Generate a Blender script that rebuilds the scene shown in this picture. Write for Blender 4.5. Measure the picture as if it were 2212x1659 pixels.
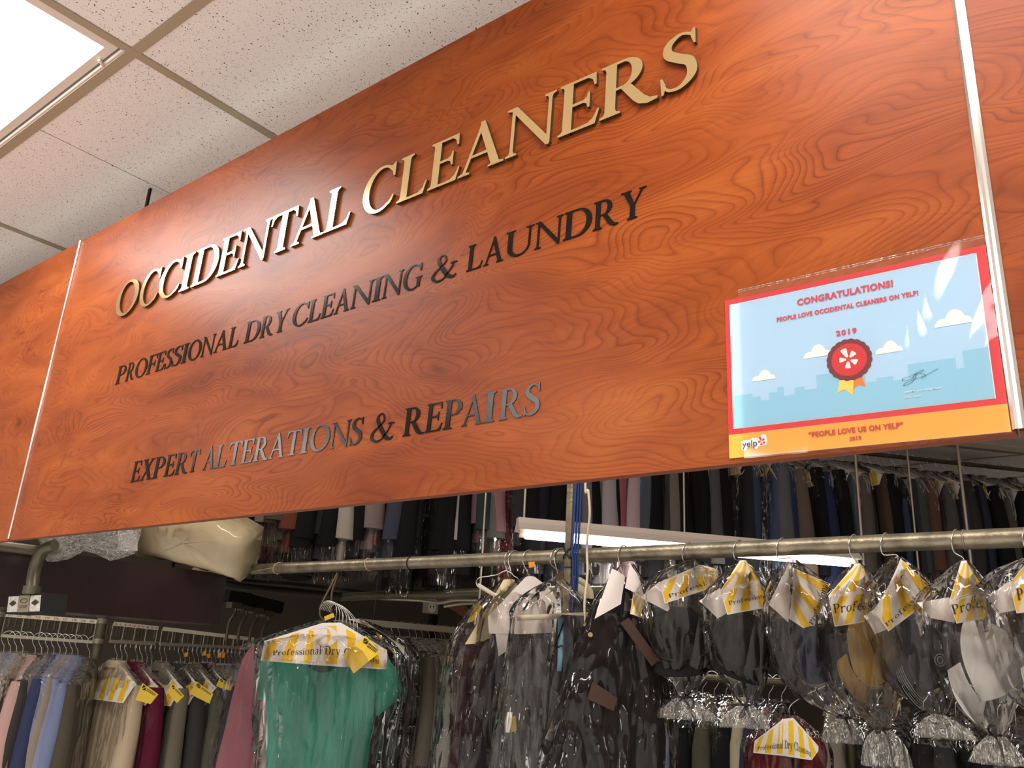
import bpy, bmesh, math, random
from mathutils import Vector, Matrix, noise

for o in list(bpy.data.objects):
    bpy.data.objects.remove(o)
SC = bpy.context.scene
COL = SC.collection
V = Vector
R_ = math.radians

# ---------------------------------------------------------------- camera
PW, PH, FPX = 2212.0, 1659.0, 1823.66
CAM = V((0.0, -0.96937, 1.6))
RT = V((0.78574572, 0.61624267, 0.05337254))
UP = V((0.1562465, -0.28122856, 0.94683553))
FW = V((-0.59849034, 0.7356327, 0.3172599))
cam_data = bpy.data.cameras.new('camera')
cam_data.sensor_fit = 'HORIZONTAL'
cam_data.sensor_width = 36.0
cam_data.lens = FPX * 36.0 / PW
cam_data.clip_start = 0.02
cam = bpy.data.objects.new('camera', cam_data)
COL.objects.link(cam)
m4 = Matrix.Identity(4)
for i_ in range(3):
    m4[i_][0], m4[i_][1], m4[i_][2], m4[i_][3] = RT[i_], UP[i_], -FW[i_], CAM[i_]
cam.matrix_world = m4
SC.camera = cam

# ---------------------------------------------------------------- exposure, world, lamps
SC.view_settings.view_transform = 'Standard'
SC.view_settings.look = 'None'
SC.view_settings.exposure = 0.0
SC.view_settings.gamma = 1.0
SC.view_settings.use_curve_mapping = False
SC.cycles.transparent_max_bounces = 36
SC.cycles.max_bounces = 8
SC.cycles.diffuse_bounces = 3
SC.cycles.glossy_bounces = 3
SC.cycles.sample_clamp_indirect = 6.0
world = bpy.data.worlds.new('world')
SC.world = world
world.use_nodes = True
world.node_tree.nodes['Background'].inputs[0].default_value = (1.0, 0.95, 0.9, 1)
world.node_tree.nodes['Background'].inputs[1].default_value = 0.02

TROFFER_POWER = 19.5
TUBE_POWER = 14.0


def area(name, loc, sx, sy, watts, col=(1.0, 0.95, 0.87), rot=(0, 0, 0)):
    l = bpy.data.lights.new(name, 'AREA')
    l.shape = 'RECTANGLE'
    l.size, l.size_y, l.energy, l.color = sx, sy, watts, col
    o = bpy.data.objects.new(name, l)
    o.location = loc
    o.rotation_euler = rot
    COL.objects.link(o)
    return o


# the workroom's own strip lamps up at its ceiling, out of sight above the sign
area('workroom_strip_lamp', (-1.3, 0.42, 2.88), 2.4, 0.12, 23)
area('workroom_strip_lamp', (-3.6, 0.5, 2.88), 1.2, 0.12, 9)
area('workroom_strip_lamp', (0.6, 0.5, 2.88), 1.2, 0.12, 14)
area('workroom_strip_lamp', (1.2, 2.9, 2.88), 0.12, 2.4, 10)


# ---------------------------------------------------------------- helpers
def ray(px, py):
    return FW + RT * ((px - PW / 2) / FPX) + UP * ((PH / 2 - py) / FPX)


def at(px, py, Y, off=0.0):
    d = ray(px, py)
    P = CAM + d * ((Y - CAM.y) / d.y)
    if off:
        P = P + (CAM - P).normalized() * off
    return P


def atx(px, py, X):
    d = ray(px, py)
    return CAM + d * ((X - CAM.x) / d.x)


def atz(px, py, Z):
    d = ray(px, py)
    return CAM + d * ((Z - CAM.z) / d.z)


def depth(P):
    return (P - CAM).dot(FW)


def proj(P):
    d = P - CAM
    z = d.dot(FW)
    return PW / 2 + FPX * d.dot(RT) / z, PH / 2 - FPX * d.dot(UP) / z


def on_line(px, z, P0, d):
    """the point of the vertical plane through P0 along d, at height z, seen in column px"""
    lo, hi = -6.0, 9.0
    def fx(t):
        P = V((P0[0] + d[0] * t, P0[1] + d[1] * t, z))
        if (P - CAM).dot(FW) < 0.3:
            return None
        return proj(P)[0]
    best, bt = 1e9, 0
    for k in range(601):
        t = lo + (hi - lo) * k / 600
        x = fx(t)
        if x is not None and abs(x - px) < best:
            best, bt = abs(x - px), t
    return V((P0[0] + d[0] * bt, P0[1] + d[1] * bt, z))


RH = V((RT.x, RT.y, 0)).normalized()
TH = V((-FW.x, -FW.y, 0)).normalized()
ZUP = V((0, 0, 1))


def lin(r, g, b):
    def f(c):
        c /= 255.0
        return c / 12.92 if c <= 0.04045 else ((c + 0.055) / 1.055) ** 2.4
    return (f(r), f(g), f(b), 1.0)


class MB:
    def __init__(self):
        self.v, self.f, self.m, self.s, self.uv = [], [], [], [], {}

    def add(self, vs, fs, mat=0, smooth=False, uvs=None):
        o = len(self.v)
        self.v.extend([V(p) for p in vs])
        for f in fs:
            self.f.append([o + i for i in f])
            self.m.append(mat)
            self.s.append(smooth)
        if uvs:
            for i, u in enumerate(uvs):
                self.uv[o + i] = u
        return self

    def box(self, a, b, mat=0, M=None):
        x0, y0, z0 = a
        x1, y1, z1 = b
        vs = [V((x, y, z)) for x in (x0, x1) for y in (y0, y1) for z in (z0, z1)]
        if M is not None:
            vs = [M @ p for p in vs]
        return self.add(vs, [(0, 1, 3, 2), (4, 6, 7, 5), (0, 4, 5, 1), (2, 3, 7, 6), (0, 2, 6, 4), (1, 5, 7, 3)], mat)

    def beam(self, A, B, w, h, mat=0):
        """rectangular bar from A to B, w across, h up"""
        A, B = V(A), V(B)
        d = (B - A).normalized()
        s = d.cross(ZUP)
        s = V((1, 0, 0)) if s.length < 1e-4 else s.normalized()
        u = s.cross(d).normalized()
        vs = []
        for P in (A, B):
            for i, j in ((-1, -1), (1, -1), (1, 1), (-1, 1)):
                vs.append(P + s * (i * w / 2) + u * (j * h / 2))
        return self.add(vs, [(3, 2, 1, 0), (4, 5, 6, 7), (0, 1, 5, 4), (1, 2, 6, 5), (2, 3, 7, 6), (3, 0, 4, 7)], mat)

    def tube(self, pts, r, n=10, mat=0, closed=False, caps=True):
        pts = [V(p) for p in pts]
        N = len(pts)
        rr = r if isinstance(r, (list, tuple)) else [r] * N
        tang = []
        for i in range(N):
            a = pts[(i - 1) % N] if (closed or i > 0) else pts[i]
            b = pts[(i + 1) % N] if (closed or i < N - 1) else pts[i]
            t = (b - a)
            tang.append(t.normalized() if t.length > 1e-9 else V((0, 0, 1)))
        ref = V((0.31, 0.17, 0.93))
        if abs(tang[0].dot(ref.normalized())) > 0.95:
            ref = V((1, 0, 0))
        nrm = (ref - tang[0] * ref.dot(tang[0])).normalized()
        vs = []
        for i in range(N):
            nrm = (nrm - tang[i] * nrm.dot(tang[i])).normalized()
            bn = tang[i].cross(nrm)
            for k in range(n):
                a = 2 * math.pi * k / n
                vs.append(pts[i] + (nrm * math.cos(a) + bn * math.sin(a)) * rr[i])
        fs = []
        for i in range(N if closed else N - 1):
            j = (i + 1) % N
            for k in range(n):
                l = (k + 1) % n
                fs.append((i * n + k, i * n + l, j * n + l, j * n + k))
        self.add(vs, fs, mat, True)
        if caps and not closed:
            self.add(vs[:n], [tuple(range(n - 1, -1, -1))], mat)
            self.add(vs[-n:], [tuple(range(n))], mat)
        return self

    def loft(self, rings, mat=0, closed=True, cap0=False, cap1=False, smooth=True):
        n = len(rings[0])
        vs = [p for r in rings for p in r]
        fs = []
        for i in range(len(rings) - 1):
            for k in range(n if closed else n - 1):
                l = (k + 1) % n
                fs.append((i * n + k, i * n + l, (i + 1) * n + l, (i + 1) * n + k))
        uvs = [(k / (n if closed else n - 1), i / (len(rings) - 1)) for i in range(len(rings)) for k in range(n)]
        self.add(vs, fs, mat, smooth, uvs)
        if cap0:
            self.add(rings[0], [tuple(range(n - 1, -1, -1))], mat)
        if cap1:
            self.add(rings[-1], [tuple(range(n))], mat)
        return self

    def grid(self, fn, nu, nv, mat=0, smooth=True):
        vs = [fn(i / nu, j / nv) for j in range(nv + 1) for i in range(nu + 1)]
        uvs = [(i / nu, j / nv) for j in range(nv + 1) for i in range(nu + 1)]
        fs = [(j * (nu + 1) + i, j * (nu + 1) + i + 1, (j + 1) * (nu + 1) + i + 1, (j + 1) * (nu + 1) + i)
              for j in range(nv) for i in range(nu)]
        return self.add(vs, fs, mat, smooth, uvs)

    def mesh(self, name):
        me = bpy.data.meshes.new(name)
        me.from_pydata([tuple(p) for p in self.v], [], self.f)
        me.polygons.foreach_set('material_index', self.m)
        me.polygons.foreach_set('use_smooth', self.s)
        if self.uv:
            ul = me.uv_layers.new(name='uv')
            for lp in me.loops:
                ul.data[lp.index].uv = self.uv.get(lp.vertex_index, (0, 0))
        me.update()
        return me

    def build(self, name, mats, parent=None, origin=None):
        if origin is not None:
            og = V(origin)
            self.v = [p - og for p in self.v]
        me = self.mesh(name)
        for m in (mats if isinstance(mats, (list, tuple)) else [mats]):
            me.materials.append(m)
        o = bpy.data.objects.new(name, me)
        COL.objects.link(o)
        if origin is not None:
            o.location = origin
        if parent is not None:
            o.parent = parent
        return o


def tri_fix(o):
    """triangulate n-gons so concave outlines fill correctly"""
    bm = bmesh.new()
    bm.from_mesh(o.data)
    bmesh.ops.triangulate(bm, faces=[f for f in bm.faces if len(f.verts) > 4])
    bm.to_mesh(o.data)
    bm.free()
    return o


def tag(o, label, cat, group=None, kind=None):
    if label:
        o['label'] = label
    if cat:
        o['category'] = cat
    if group:
        o['group'] = group
    if kind:
        o['kind'] = kind
    return o


def struct(o, label=None):
    o['kind'] = 'structure'
    if label:
        o['label'] = label
    return o


def thing(name, label, cat, loc=(0, 0, 0), rz=0.0, group=None):
    o = bpy.data.objects.new(name, None)
    o.empty_display_size = 0.05
    COL.objects.link(o)
    o.location = loc
    o.rotation_euler = (0, 0, rz)
    return tag(o, label, cat, group)


def put(mb, name, mats, root):
    """a part given in world coordinates, hung under a root that has a location (and no rotation)"""
    loc = V(root.location)
    mb.v = [p - loc for p in mb.v]
    return mb.build(name, mats, root)


def spline(pts, n):
    """Catmull-Rom through tuples / vectors"""
    P = [tuple(p) for p in pts]
    out = []
    N = len(P)
    for k in range(n):
        t = k / (n - 1) * (N - 1)
        i = min(int(t), N - 2)
        u = t - i
        p0, p1, p2, p3 = P[max(i - 1, 0)], P[i], P[i + 1], P[min(i + 2, N - 1)]
        out.append(tuple(0.5 * (2 * b + (c - a) * u + (2 * a - 5 * b + 4 * c - d) * u * u + (3 * b - a - 3 * c + d) * u ** 3)
                         for a, b, c, d in zip(p0, p1, p2, p3)))
    return [V(p) for p in out] if len(out[0]) == 3 else out


# ---------------------------------------------------------------- materials
def new_mat(name):
    m = bpy.data.materials.new(name)
    m.use_nodes = True
    nt = m.node_tree
    b = nt.nodes['Principled BSDF']
    return m, nt, b


def N_(nt, typ, **kw):
    n = nt.nodes.new(typ)
    for k, v in kw.items():
        if k in n.inputs:
            n.inputs[k].default_value = v
        else:
            setattr(n, k, v)
    return n


def ramp(nt, stops, interp='LINEAR'):
    n = nt.nodes.new('ShaderNodeValToRGB')
    n.color_ramp.interpolation = interp
    e = n.color_ramp.elements
    while len(e) < len(stops):
        e.new(0.5)
    for el, (p, c) in zip(e, stops):
        el.position = p
        el.color = c if len(c) == 4 else (c[0], c[1], c[2], 1)
    return n


def simple(name, col, rough=0.5, metal=0.0, spec=0.5, bump=0.0, bscale=60.0, vary=0.0, vscale=8.0):
    m, nt, b = new_mat(name)
    b.inputs['Base Color'].default_value = col
    b.inputs['Roughness'].default_value = rough
    b.inputs['Metallic'].default_value = metal
    b.inputs['Specular IOR Level'].default_value = spec
    tc = None
    if bump or vary:
        tc = N_(nt, 'ShaderNodeTexCoord')
    if bump:
        nz = N_(nt, 'ShaderNodeTexNoise', Scale=bscale, Detail=4.0)
        bp = N_(nt, 'ShaderNodeBump', Strength=bump, Distance=0.004)
        nt.links.new(tc.outputs['Object'], nz.inputs['Vector'])
        nt.links.new(nz.outputs['Fac'], bp.inputs['Height'])
        nt.links.new(bp.outputs['Normal'], b.inputs['Normal'])
    if vary:
        n2 = N_(nt, 'ShaderNodeTexNoise', Scale=vscale, Detail=5.0)
        nt.links.new(tc.outputs['Object'], n2.inputs['Vector'])
        lo = tuple(c * (1 - vary) for c in col[:3])
        hi = tuple(min(1, c * (1 + vary)) for c in col[:3])
        rp = ramp(nt, [(0.3, lo), (0.7, hi)])
        nt.links.new(n2.outputs['Fac'], rp.inputs['Fac'])
        nt.links.new(rp.outputs['Color'], b.inputs['Base Color'])
    return m


def emit(name, col, strength):
    m, nt, b = new_mat(name)
    b.inputs['Base Color'].default_value = (0.8, 0.8, 0.8, 1)
    b.inputs['Emission Color'].default_value = col
    b.inputs['Emission Strength'].default_value = strength
    return m


_cloth = {}


def cloth(r, g, b_, pat=None):
    """woven cloth; pat = 'check', 'print', 'stripe' or None"""
    key = (r, g, b_, pat)
    if key in _cloth:
        return _cloth[key]
    m, nt, b = new_mat('cloth')
    g0 = (r + g + b_) / 3 * 0.18
    c = lin(r * 0.82 + g0, g * 0.82 + g0, b_ * 0.82 + g0)
    b.inputs['Base Color'].default_value = c
    b.inputs['Roughness'].default_value = 0.9
    b.inputs['Specular IOR Level'].default_value = 0.15
    tc = N_(nt, 'ShaderNodeTexCoord')
    nz = N_(nt, 'ShaderNodeTexNoise', Scale=14.0, Detail=3.0)
    mp = N_(nt, 'ShaderNodeMapping')
    mp.inputs['Scale'].default_value = (1.0, 1.0, 0.25)
    bp = N_(nt, 'ShaderNodeBump', Strength=0.5, Distance=0.02)
    nt.links.new(tc.outputs['Object'], mp.inputs['Vector'])
    nt.links.new(mp.outputs['Vector'], nz.inputs['Vector'])
    nt.links.new(nz.outputs['Fac'], bp.inputs['Height'])
    nt.links.new(bp.outputs['Normal'], b.inputs['Normal'])
    if pat:
        if pat == 'print':
            vz = N_(nt, 'ShaderNodeTexVoronoi', Scale=38.0)
            nt.links.new(tc.outputs['Object'], vz.inputs['Vector'])
            rp = ramp(nt, [(0.0, lin(150, 145, 138)), (0.28, lin(128, 122, 118)), (0.32, c)])
            nt.links.new(vz.outputs['Distance'], rp.inputs['Fac'])
        else:
            ck = N_(nt, 'ShaderNodeTexChecker', Scale=70.0 if pat == 'check' else 45.0)
            ck.inputs['Color1'].default_value = c
            ck.inputs['Color2'].default_value = tuple(x * 0.45 for x in c[:3]) + (1,)
            rp = None
            nt.links.new(tc.outputs['Object'], ck.inputs['Vector'])
        nt.links.new((rp if rp else ck).outputs['Color'], b.inputs['Base Color'])
    _cloth[key] = m
    return m


def film(name, haze, tint=(0.96, 0.95, 0.92), bscale=22.0, bstr=0.9, gloss=1.0, rough=0.05, base=0.03, ior=1.36, bdist=0.02, facet=0.45):
    """thin clear polythene: see-through, faintly milky, with sharp creased glints"""
    m, nt, b = new_mat(name)
    nt.nodes.remove(b)
    out = nt.nodes['Material Output']
    tc = N_(nt, 'ShaderNodeTexCoord')
    mp = N_(nt, 'ShaderNodeMapping')
    mp.inputs['Scale'].default_value = (1.0, 1.0, 0.28)
    nt.links.new(tc.outputs['Object'], mp.inputs['Vector'])
    # sharp folds: ridges where a stretched noise crosses its mean, plus small crumpled facets
    n1 = N_(nt, 'ShaderNodeTexNoise', Scale=bscale * 0.75, Detail=1.0, Distortion=0.6)
    n2 = N_(nt, 'ShaderNodeTexVoronoi', Scale=bscale * 1.3)
    n3 = N_(nt, 'ShaderNodeTexNoise', Scale=bscale * 2.6, Detail=1.0)
    for n in (n1, n3):
        nt.links.new(mp.outputs['Vector'], n.inputs['Vector'])
    wv = N_(nt, 'ShaderNodeMixRGB', blend_type='LINEAR_LIGHT')
    wv.inputs['Fac'].default_value = 0.06
    nt.links.new(mp.outputs['Vector'], wv.inputs['Color1'])
    nt.links.new(n3.outputs['Color'], wv.inputs['Color2'])
    nt.links.new(wv.outputs['Color'], n2.inputs['Vector'])
    def fold(n, amt):
        s1 = N_(nt, 'ShaderNodeMath', operation='SUBTRACT')
        s1.inputs[1].default_value = 0.5
        s2 = N_(nt, 'ShaderNodeMath', operation='ABSOLUTE')
        s3 = N_(nt, 'ShaderNodeMath', operation='MULTIPLY')
        s3.inputs[1].default_value = amt
        nt.links.new(n.outputs['Fac'], s1.inputs[0])
        nt.links.new(s1.outputs[0], s2.inputs[0])
        nt.links.new(s2.outputs[0], s3.inputs[0])
        return s3
    f1, f3 = fold(n1, 2.4), fold(n3, 0.7)
    aa = N_(nt, 'ShaderNodeMath', operation='ADD')
    nt.links.new(f1.outputs[0], aa.inputs[0])
    nt.links.new(f3.outputs[0], aa.inputs[1])
    ad = N_(nt, 'ShaderNodeMath', operation='MULTIPLY_ADD')
    ad.inputs[1].default_value = facet
    nt.links.new(n2.outputs['Distance'], ad.inputs[0])
    nt.links.new(aa.outputs[0], ad.inputs[2])
    bp = N_(nt, 'ShaderNodeBump', Strength=bstr, Distance=bdist)
    nt.links.new(ad.outputs[0], bp.inputs['Height'])
    tr = N_(nt, 'ShaderNodeBsdfTransparent')
    tr.inputs['Color'].default_value = (*tint, 1)
    gl = N_(nt, 'ShaderNodeBsdfGlossy', Roughness=rough)
    gl.inputs['Color'].default_value = (1, 1, 1, 1)
    nt.links.new(bp.outputs['Normal'], gl.inputs['Normal'])
    df = N_(nt, 'ShaderNodeBsdfDiffuse')
    df.inputs['Color'].default_value = (0.85, 0.83, 0.8, 1)
    tl = N_(nt, 'ShaderNodeBsdfTranslucent')
    tl.inputs['Color'].default_value = (0.85, 0.83, 0.8, 1)
    nt.links.new(bp.outputs['Normal'], df.inputs['Normal'])
    mh = N_(nt, 'ShaderNodeMixShader')
    mh.inputs[0].default_value = 0.5
    nt.links.new(df.outputs[0], mh.inputs[1])
    nt.links.new(tl.outputs[0], mh.inputs[2])
    m1 = N_(nt, 'ShaderNodeMixShader')
    m1.inputs[0].default_value = haze
    nt.links.new(tr.outputs[0], m1.inputs[1])
    nt.links.new(mh.outputs[0], m1.inputs[2])
    fr = N_(nt, 'ShaderNodeFresnel', IOR=ior)
    nt.links.new(bp.outputs['Normal'], fr.inputs['Normal'])
    ml = N_(nt, 'ShaderNodeMath', operation='MULTIPLY_ADD')
    ml.inputs[1].default_value = gloss
    ml.inputs[2].default_value = base
    ml.use_clamp = True
    nt.links.new(fr.outputs[0], ml.inputs[0])
    m2 = N_(nt, 'ShaderNodeMixShader')
    nt.links.new(ml.outputs[0], m2.inputs[0])
    nt.links.new(m1.outputs[0], m2.inputs[1])
    nt.links.new(gl.outputs[0], m2.inputs[2])
    nt.links.new(m2.outputs[0], out.inputs['Surface'])
    return m


def wood_mat():
    m, nt, b = new_mat('cherry_laminate')
    L = nt.links
    tc = N_(nt, 'ShaderNodeTexCoord')
    mp = N_(nt, 'ShaderNodeMapping')
    mp.inputs['Scale'].default_value = (1.3, 1.0, 4.0)
    L.new(tc.outputs['Object'], mp.inputs['Vector'])
    # slow swirl of the growth rings
    warp = N_(nt, 'ShaderNodeTexNoise', Scale=1.6, Detail=1.5, Roughness=0.45)
    L.new(mp.outputs['Vector'], warp.inputs['Vector'])
    sub = N_(nt, 'ShaderNodeVectorMath', operation='SUBTRACT')
    sub.inputs[1].default_value = (0.5, 0.5, 0.5)
    L.new(warp.outputs['Color'], sub.inputs[0])
    sc = N_(nt, 'ShaderNodeVectorMath', operation='SCALE')
    sc.inputs['Scale'].default_value = 0.9
    L.new(sub.outputs[0], sc.inputs[0])
    adv = N_(nt, 'ShaderNodeVectorMath', operation='ADD')
    L.new(mp.outputs['Vector'], adv.inputs[0])
    L.new(sc.outputs[0], adv.inputs[1])
    h = N_(nt, 'ShaderNodeTexNoise', Scale=1.25, Detail=2.2, Roughness=0.42)
    L.new(adv.outputs[0], h.inputs['Vector'])
    rings = N_(nt, 'ShaderNodeMath', operation='MULTIPLY')
    rings.inputs[1].default_value = 56.0
    L.new(h.outputs['Fac'], rings.inputs[0])
    fr = N_(nt, 'ShaderNodeMath', operation='FRACT')
    L.new(rings.outputs[0], fr.inputs[0])
    line = ramp(nt, [(0.0, (0.1,) * 3), (0.07, (0.6,) * 3), (0.35, (0.9,) * 3), (0.78, (1,) * 3), (0.93, (0.6,) * 3), (1.0, (0.1,) * 3)])
    L.new(fr.outputs[0], line.inputs['Fac'])
    # how strongly the ring lines show, patch by patch
    patch = N_(nt, 'ShaderNodeTexNoise', Scale=2.3, Detail=3.0)
    L.new(mp.outputs['Vector'], patch.inputs['Vector'])
    pr = ramp(nt, [(0.32, (0.18,) * 3), (0.66, (0.8,) * 3)])
    L.new(patch.outputs['Fac'], pr.inputs['Fac'])
    # broad tone
    tone = ramp(nt, [(0.25, lin(96, 40, 14)), (0.42, lin(122, 55, 20)), (0.58, lin(140, 68, 26)), (0.78, lin(158, 86, 36))])
    mx0 = N_(nt, 'ShaderNodeMath', operation='MULTIPLY_ADD')
    mx0.inputs[1].default_value = 0.55
    sm = N_(nt, 'ShaderNodeMath', operation='MULTIPLY')
    sm.inputs[1].default_value = 0.45
    tn = N_(nt, 'ShaderNodeTexNoise', Scale=3.4, Detail=4.0, Roughness=0.55)
    L.new(adv.outputs[0], tn.inputs['Vector'])
    L.new(h.outputs['Fac'], sm.inputs[0])
    L.new(tn.outputs['Fac'], mx0.inputs[0])
    L.new(sm.outputs[0], mx0.inputs[2])
    L.new(mx0.outputs[0], tone.inputs['Fac'])
    dk = N_(nt, 'ShaderNodeMixRGB', blend_type='MULTIPLY')
    L.new(pr.outputs['Color'], dk.inputs['Fac'])
    L.new(tone.outputs['Color'], dk.inputs['Color1'])
    lc = N_(nt, 'ShaderNodeMixRGB', blend_type='MIX')
    lc.inputs['Color1'].default_value = lin(150, 95, 82)
    lc.inputs['Color2'].default_value = (1, 1, 1, 1)
    L.new(line.outputs['Color'], lc.inputs['Fac'])
    L.new(lc.outputs['Color'], dk.inputs['Color2'])
    # fine streaks along the grain
    mp2 = N_(nt, 'ShaderNodeMapping')
    mp2.inputs['Scale'].default_value = (5.0, 1.0, 120.0)
    L.new(adv.outputs[0], mp2.inputs['Vector'])
    fine = N_(nt, 'ShaderNodeTexNoise', Scale=1.0, Detail=3.0)
    L.new(mp2.outputs['Vector'], fine.inputs['Vector'])
    fr2 = ramp(nt, [(0.3, (0.86,) * 3), (0.7, (1.06,) * 3)])
    L.new(fine.outputs['Fac'], fr2.inputs['Fac'])
    fin = N_(nt, 'ShaderNodeMixRGB', blend_type='MULTIPLY')
    fin.inputs['Fac'].default_value = 1.0
    L.new(dk.outputs['Color'], fin.inputs['Color1'])
    L.new(fr2.outputs['Color'], fin.inputs['Color2'])
    L.new(fin.outputs['Color'], b.inputs['Base Color'])
    b.inputs['Roughness'].default_value = 0.36
    b.inputs['Specular IOR Level'].default_value = 0.12
    return m


def ceiling_mat():
    m, nt, b = new_mat('fissured_tile')
    L = nt.links
    tc = N_(nt, 'ShaderNodeTexCoord')
    nz = N_(nt, 'ShaderNodeTexNoise', Scale=45.0, Detail=2.0)
    L.new(tc.outputs['Object'], nz.inputs['Vector'])
    mixv = N_(nt, 'ShaderNodeMixRGB', blend_type='LINEAR_LIGHT')
    mixv.inputs['Fac'].default_value = 0.009
    L.new(tc.outputs['Object'], mixv.inputs['Color1'])
    L.new(nz.outputs['Color'], mixv.inputs['Color2'])
    masks = []
    for scale, thr, rnd in ((120.0, 0.19, 0.52), (210.0, 0.24, 0.5)):
        vz = N_(nt, 'ShaderNodeTexVoronoi', Scale=scale)
        L.new(mixv.outputs['Color'], vz.inputs['Vector'])
        a = N_(nt, 'ShaderNodeMath', operation='LESS_THAN')
        a.inputs[1].default_value = thr
        L.new(vz.outputs['Distance'], a.inputs[0])
        sep = N_(nt, 'ShaderNodeSeparateColor')
        L.new(vz.outputs['Color'], sep.inputs[0])
        g = N_(nt, 'ShaderNodeMath', operation='GREATER_THAN')
        g.inputs[1].default_value = rnd
        L.new(sep.outputs[0], g.inputs[0])
        mu = N_(nt, 'ShaderNodeMath', operation='MULTIPLY')
        L.new(a.outputs[0], mu.inputs[0])
        L.new(g.outputs[0], mu.inputs[1])
        masks.append(mu)
    mxx = N_(nt, 'ShaderNodeMath', operation='MAXIMUM')
    L.new(masks[0].outputs[0], mxx.inputs[0])
    ms = N_(nt, 'ShaderNodeMath', operation='MULTIPLY')
    ms.inputs[1].default_value = 0.6
    L.new(masks[1].outputs[0], ms.inputs[0])
    L.new(ms.outputs[0], mxx.inputs[1])
    mc = N_(nt, 'ShaderNodeMixRGB')
    mc.inputs['Color1'].default_value = lin(240, 231, 226)
    mc.inputs['Color2'].default_value = lin(95, 78, 62)
    L.new(mxx.outputs[0], mc.inputs['Fac'])
    L.new(mc.outputs['Color'], b.inputs['Base Color'])
    b.inputs['Roughness'].default_value = 0.95
    b.inputs['Specular IOR Level'].default_value = 0.1
    nb = N_(nt, 'ShaderNodeTexNoise', Scale=260.0, Detail=3.0)
    L.new(tc.outputs['Object'], nb.inputs['Vector'])
    bp = N_(nt, 'ShaderNodeBump', Strength=0.35, Distance=0.003)
    L.new(nb.outputs['Fac'], bp.inputs['Height'])
    L.new(bp.outputs['Normal'], b.inputs['Normal'])
    return m


def stripes_mat(mode):
    """white paper printed with broad yellow bands (uv: u across the sheet, v up)"""
    m, nt, b = new_mat('striped_paper')
    L = nt.links
    uv = N_(nt, 'ShaderNodeUVMap')
    sp = N_(nt, 'ShaderNodeSeparateXYZ')
    L.new(uv.outputs['UV'], sp.inputs[0])
    # bands fan out from the middle: u bends with v
    cv = N_(nt, 'ShaderNodeMath', operation='MULTIPLY')
    vv = N_(nt, 'ShaderNodeMath', operation='POWER')
    vv.inputs[1].default_value = 1.6
    L.new(sp.outputs['Y'], vv.inputs[0])
    cen = N_(nt, 'ShaderNodeMath', operation='SUBTRACT')
    cen.inputs[1].default_value = 0.5 if mode == 'full' else 1.4
    L.new(sp.outputs['X'], cen.inputs[0])
    L.new(cen.outputs[0], cv.inputs[0])
    L.new(vv.outputs[0], cv.inputs[1])
    mu = N_(nt, 'ShaderNodeMath', operation='MULTIPLY_ADD')
    mu.inputs[1].default_value = 0.22 if mode == 'full' else 0.35
    L.new(cv.outputs[0], mu.inputs[0])
    L.new(sp.outputs['X'], mu.inputs[2])
    fq = N_(nt, 'ShaderNodeMath', operation='MULTIPLY_ADD')
    fq.inputs[1].default_value = 5.6 if mode == 'full' else 2.2
    fq.inputs[2].default_value = 0.08 if mode == 'full' else 0.3
    L.new(mu.outputs[0], fq.inputs[0])
    fr = N_(nt, 'ShaderNodeMath', operation='FRACT')
    L.new(fq.outputs[0], fr.inputs[0])
    ls = N_(nt, 'ShaderNodeMath', operation='LESS_THAN')
    ls.inputs[1].default_value = 0.5
    L.new(fr.outputs[0], ls.inputs[0])
    # keep a white margin
    def edge(sock, lo, hi):
        a = N_(nt, 'ShaderNodeMath', operation='GREATER_THAN')
        a.inputs[1].default_value = lo
        L.new(sock, a.inputs[0])
        c = N_(nt, 'ShaderNodeMath', operation='LESS_THAN')
        c.inputs[1].default_value = hi
        L.new(sock, c.inputs[0])
        d = N_(nt, 'ShaderNodeMath', operation='MULTIPLY')
        L.new(a.outputs[0], d.inputs[0])
        L.new(c.outputs[0], d.inputs[1])
        return d
    e1, e2 = edge(sp.outputs['X'], 0.02, 0.985), edge(sp.outputs['Y'], 0.045, 0.93)
    k1 = N_(nt, 'ShaderNodeMath', operation='MULTIPLY')
    k2 = N_(nt, 'ShaderNodeMath', operation='MULTIPLY')
    L.new(e1.outputs[0], k1.inputs[0])
    L.new(e2.outputs[0], k1.inputs[1])
    L.new(k1.outputs[0], k2.inputs[0])
    L.new(ls.outputs[0], k2.inputs[1])
    mc = N_(nt, 'ShaderNodeMixRGB')
    mc.inputs['Color1'].default_value = lin(240, 232, 226)
    mc.inputs['Color2'].default_value = lin(246, 197, 22)
    L.new(k2.outputs[0], mc.inputs['Fac'])
    L.new(mc.outputs['Color'], b.inputs['Base Color'])
    b.inputs['Roughness'].default_value = 0.6
    return m


M = {}
M['wood'] = wood_mat()
M['wood_edge'] = simple('laminate_edge', lin(118, 58, 34), 0.5)
M['tile'] = ceiling_mat()
M['grid'] = simple('grid_paint', lin(168, 152, 128), 0.45)
M['light_frame'] = simple('light_frame_paint', lin(228, 214, 200), 0.4)
M['plenum'] = simple('plenum_dark', lin(30, 24, 20), 0.9)
M['lens'] = emit('light_diffuser', (1.0, 0.985, 0.965, 1), TROFFER_POWER)
M['tube_glow'] = emit('tube_glow', (1.0, 0.93, 0.84, 1), TUBE_POWER)
M['cream_wall'] = simple('cream_wall', lin(240, 238, 234), 0.8, bump=0.05)
M['dark_wall'] = simple('workroom_wall', lin(104, 94, 82), 0.85, bump=0.05)
M['floor'] = simple('vinyl_floor', lin(214, 210, 204), 0.5, vary=0.06)
M['chrome'] = simple('polished_aluminium', lin(225, 220, 212), 0.18, 1.0)
M['gold'] = simple('brass_face', lin(250, 226, 168), 0.13, 1.0, bump=0.02, bscale=40)
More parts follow.
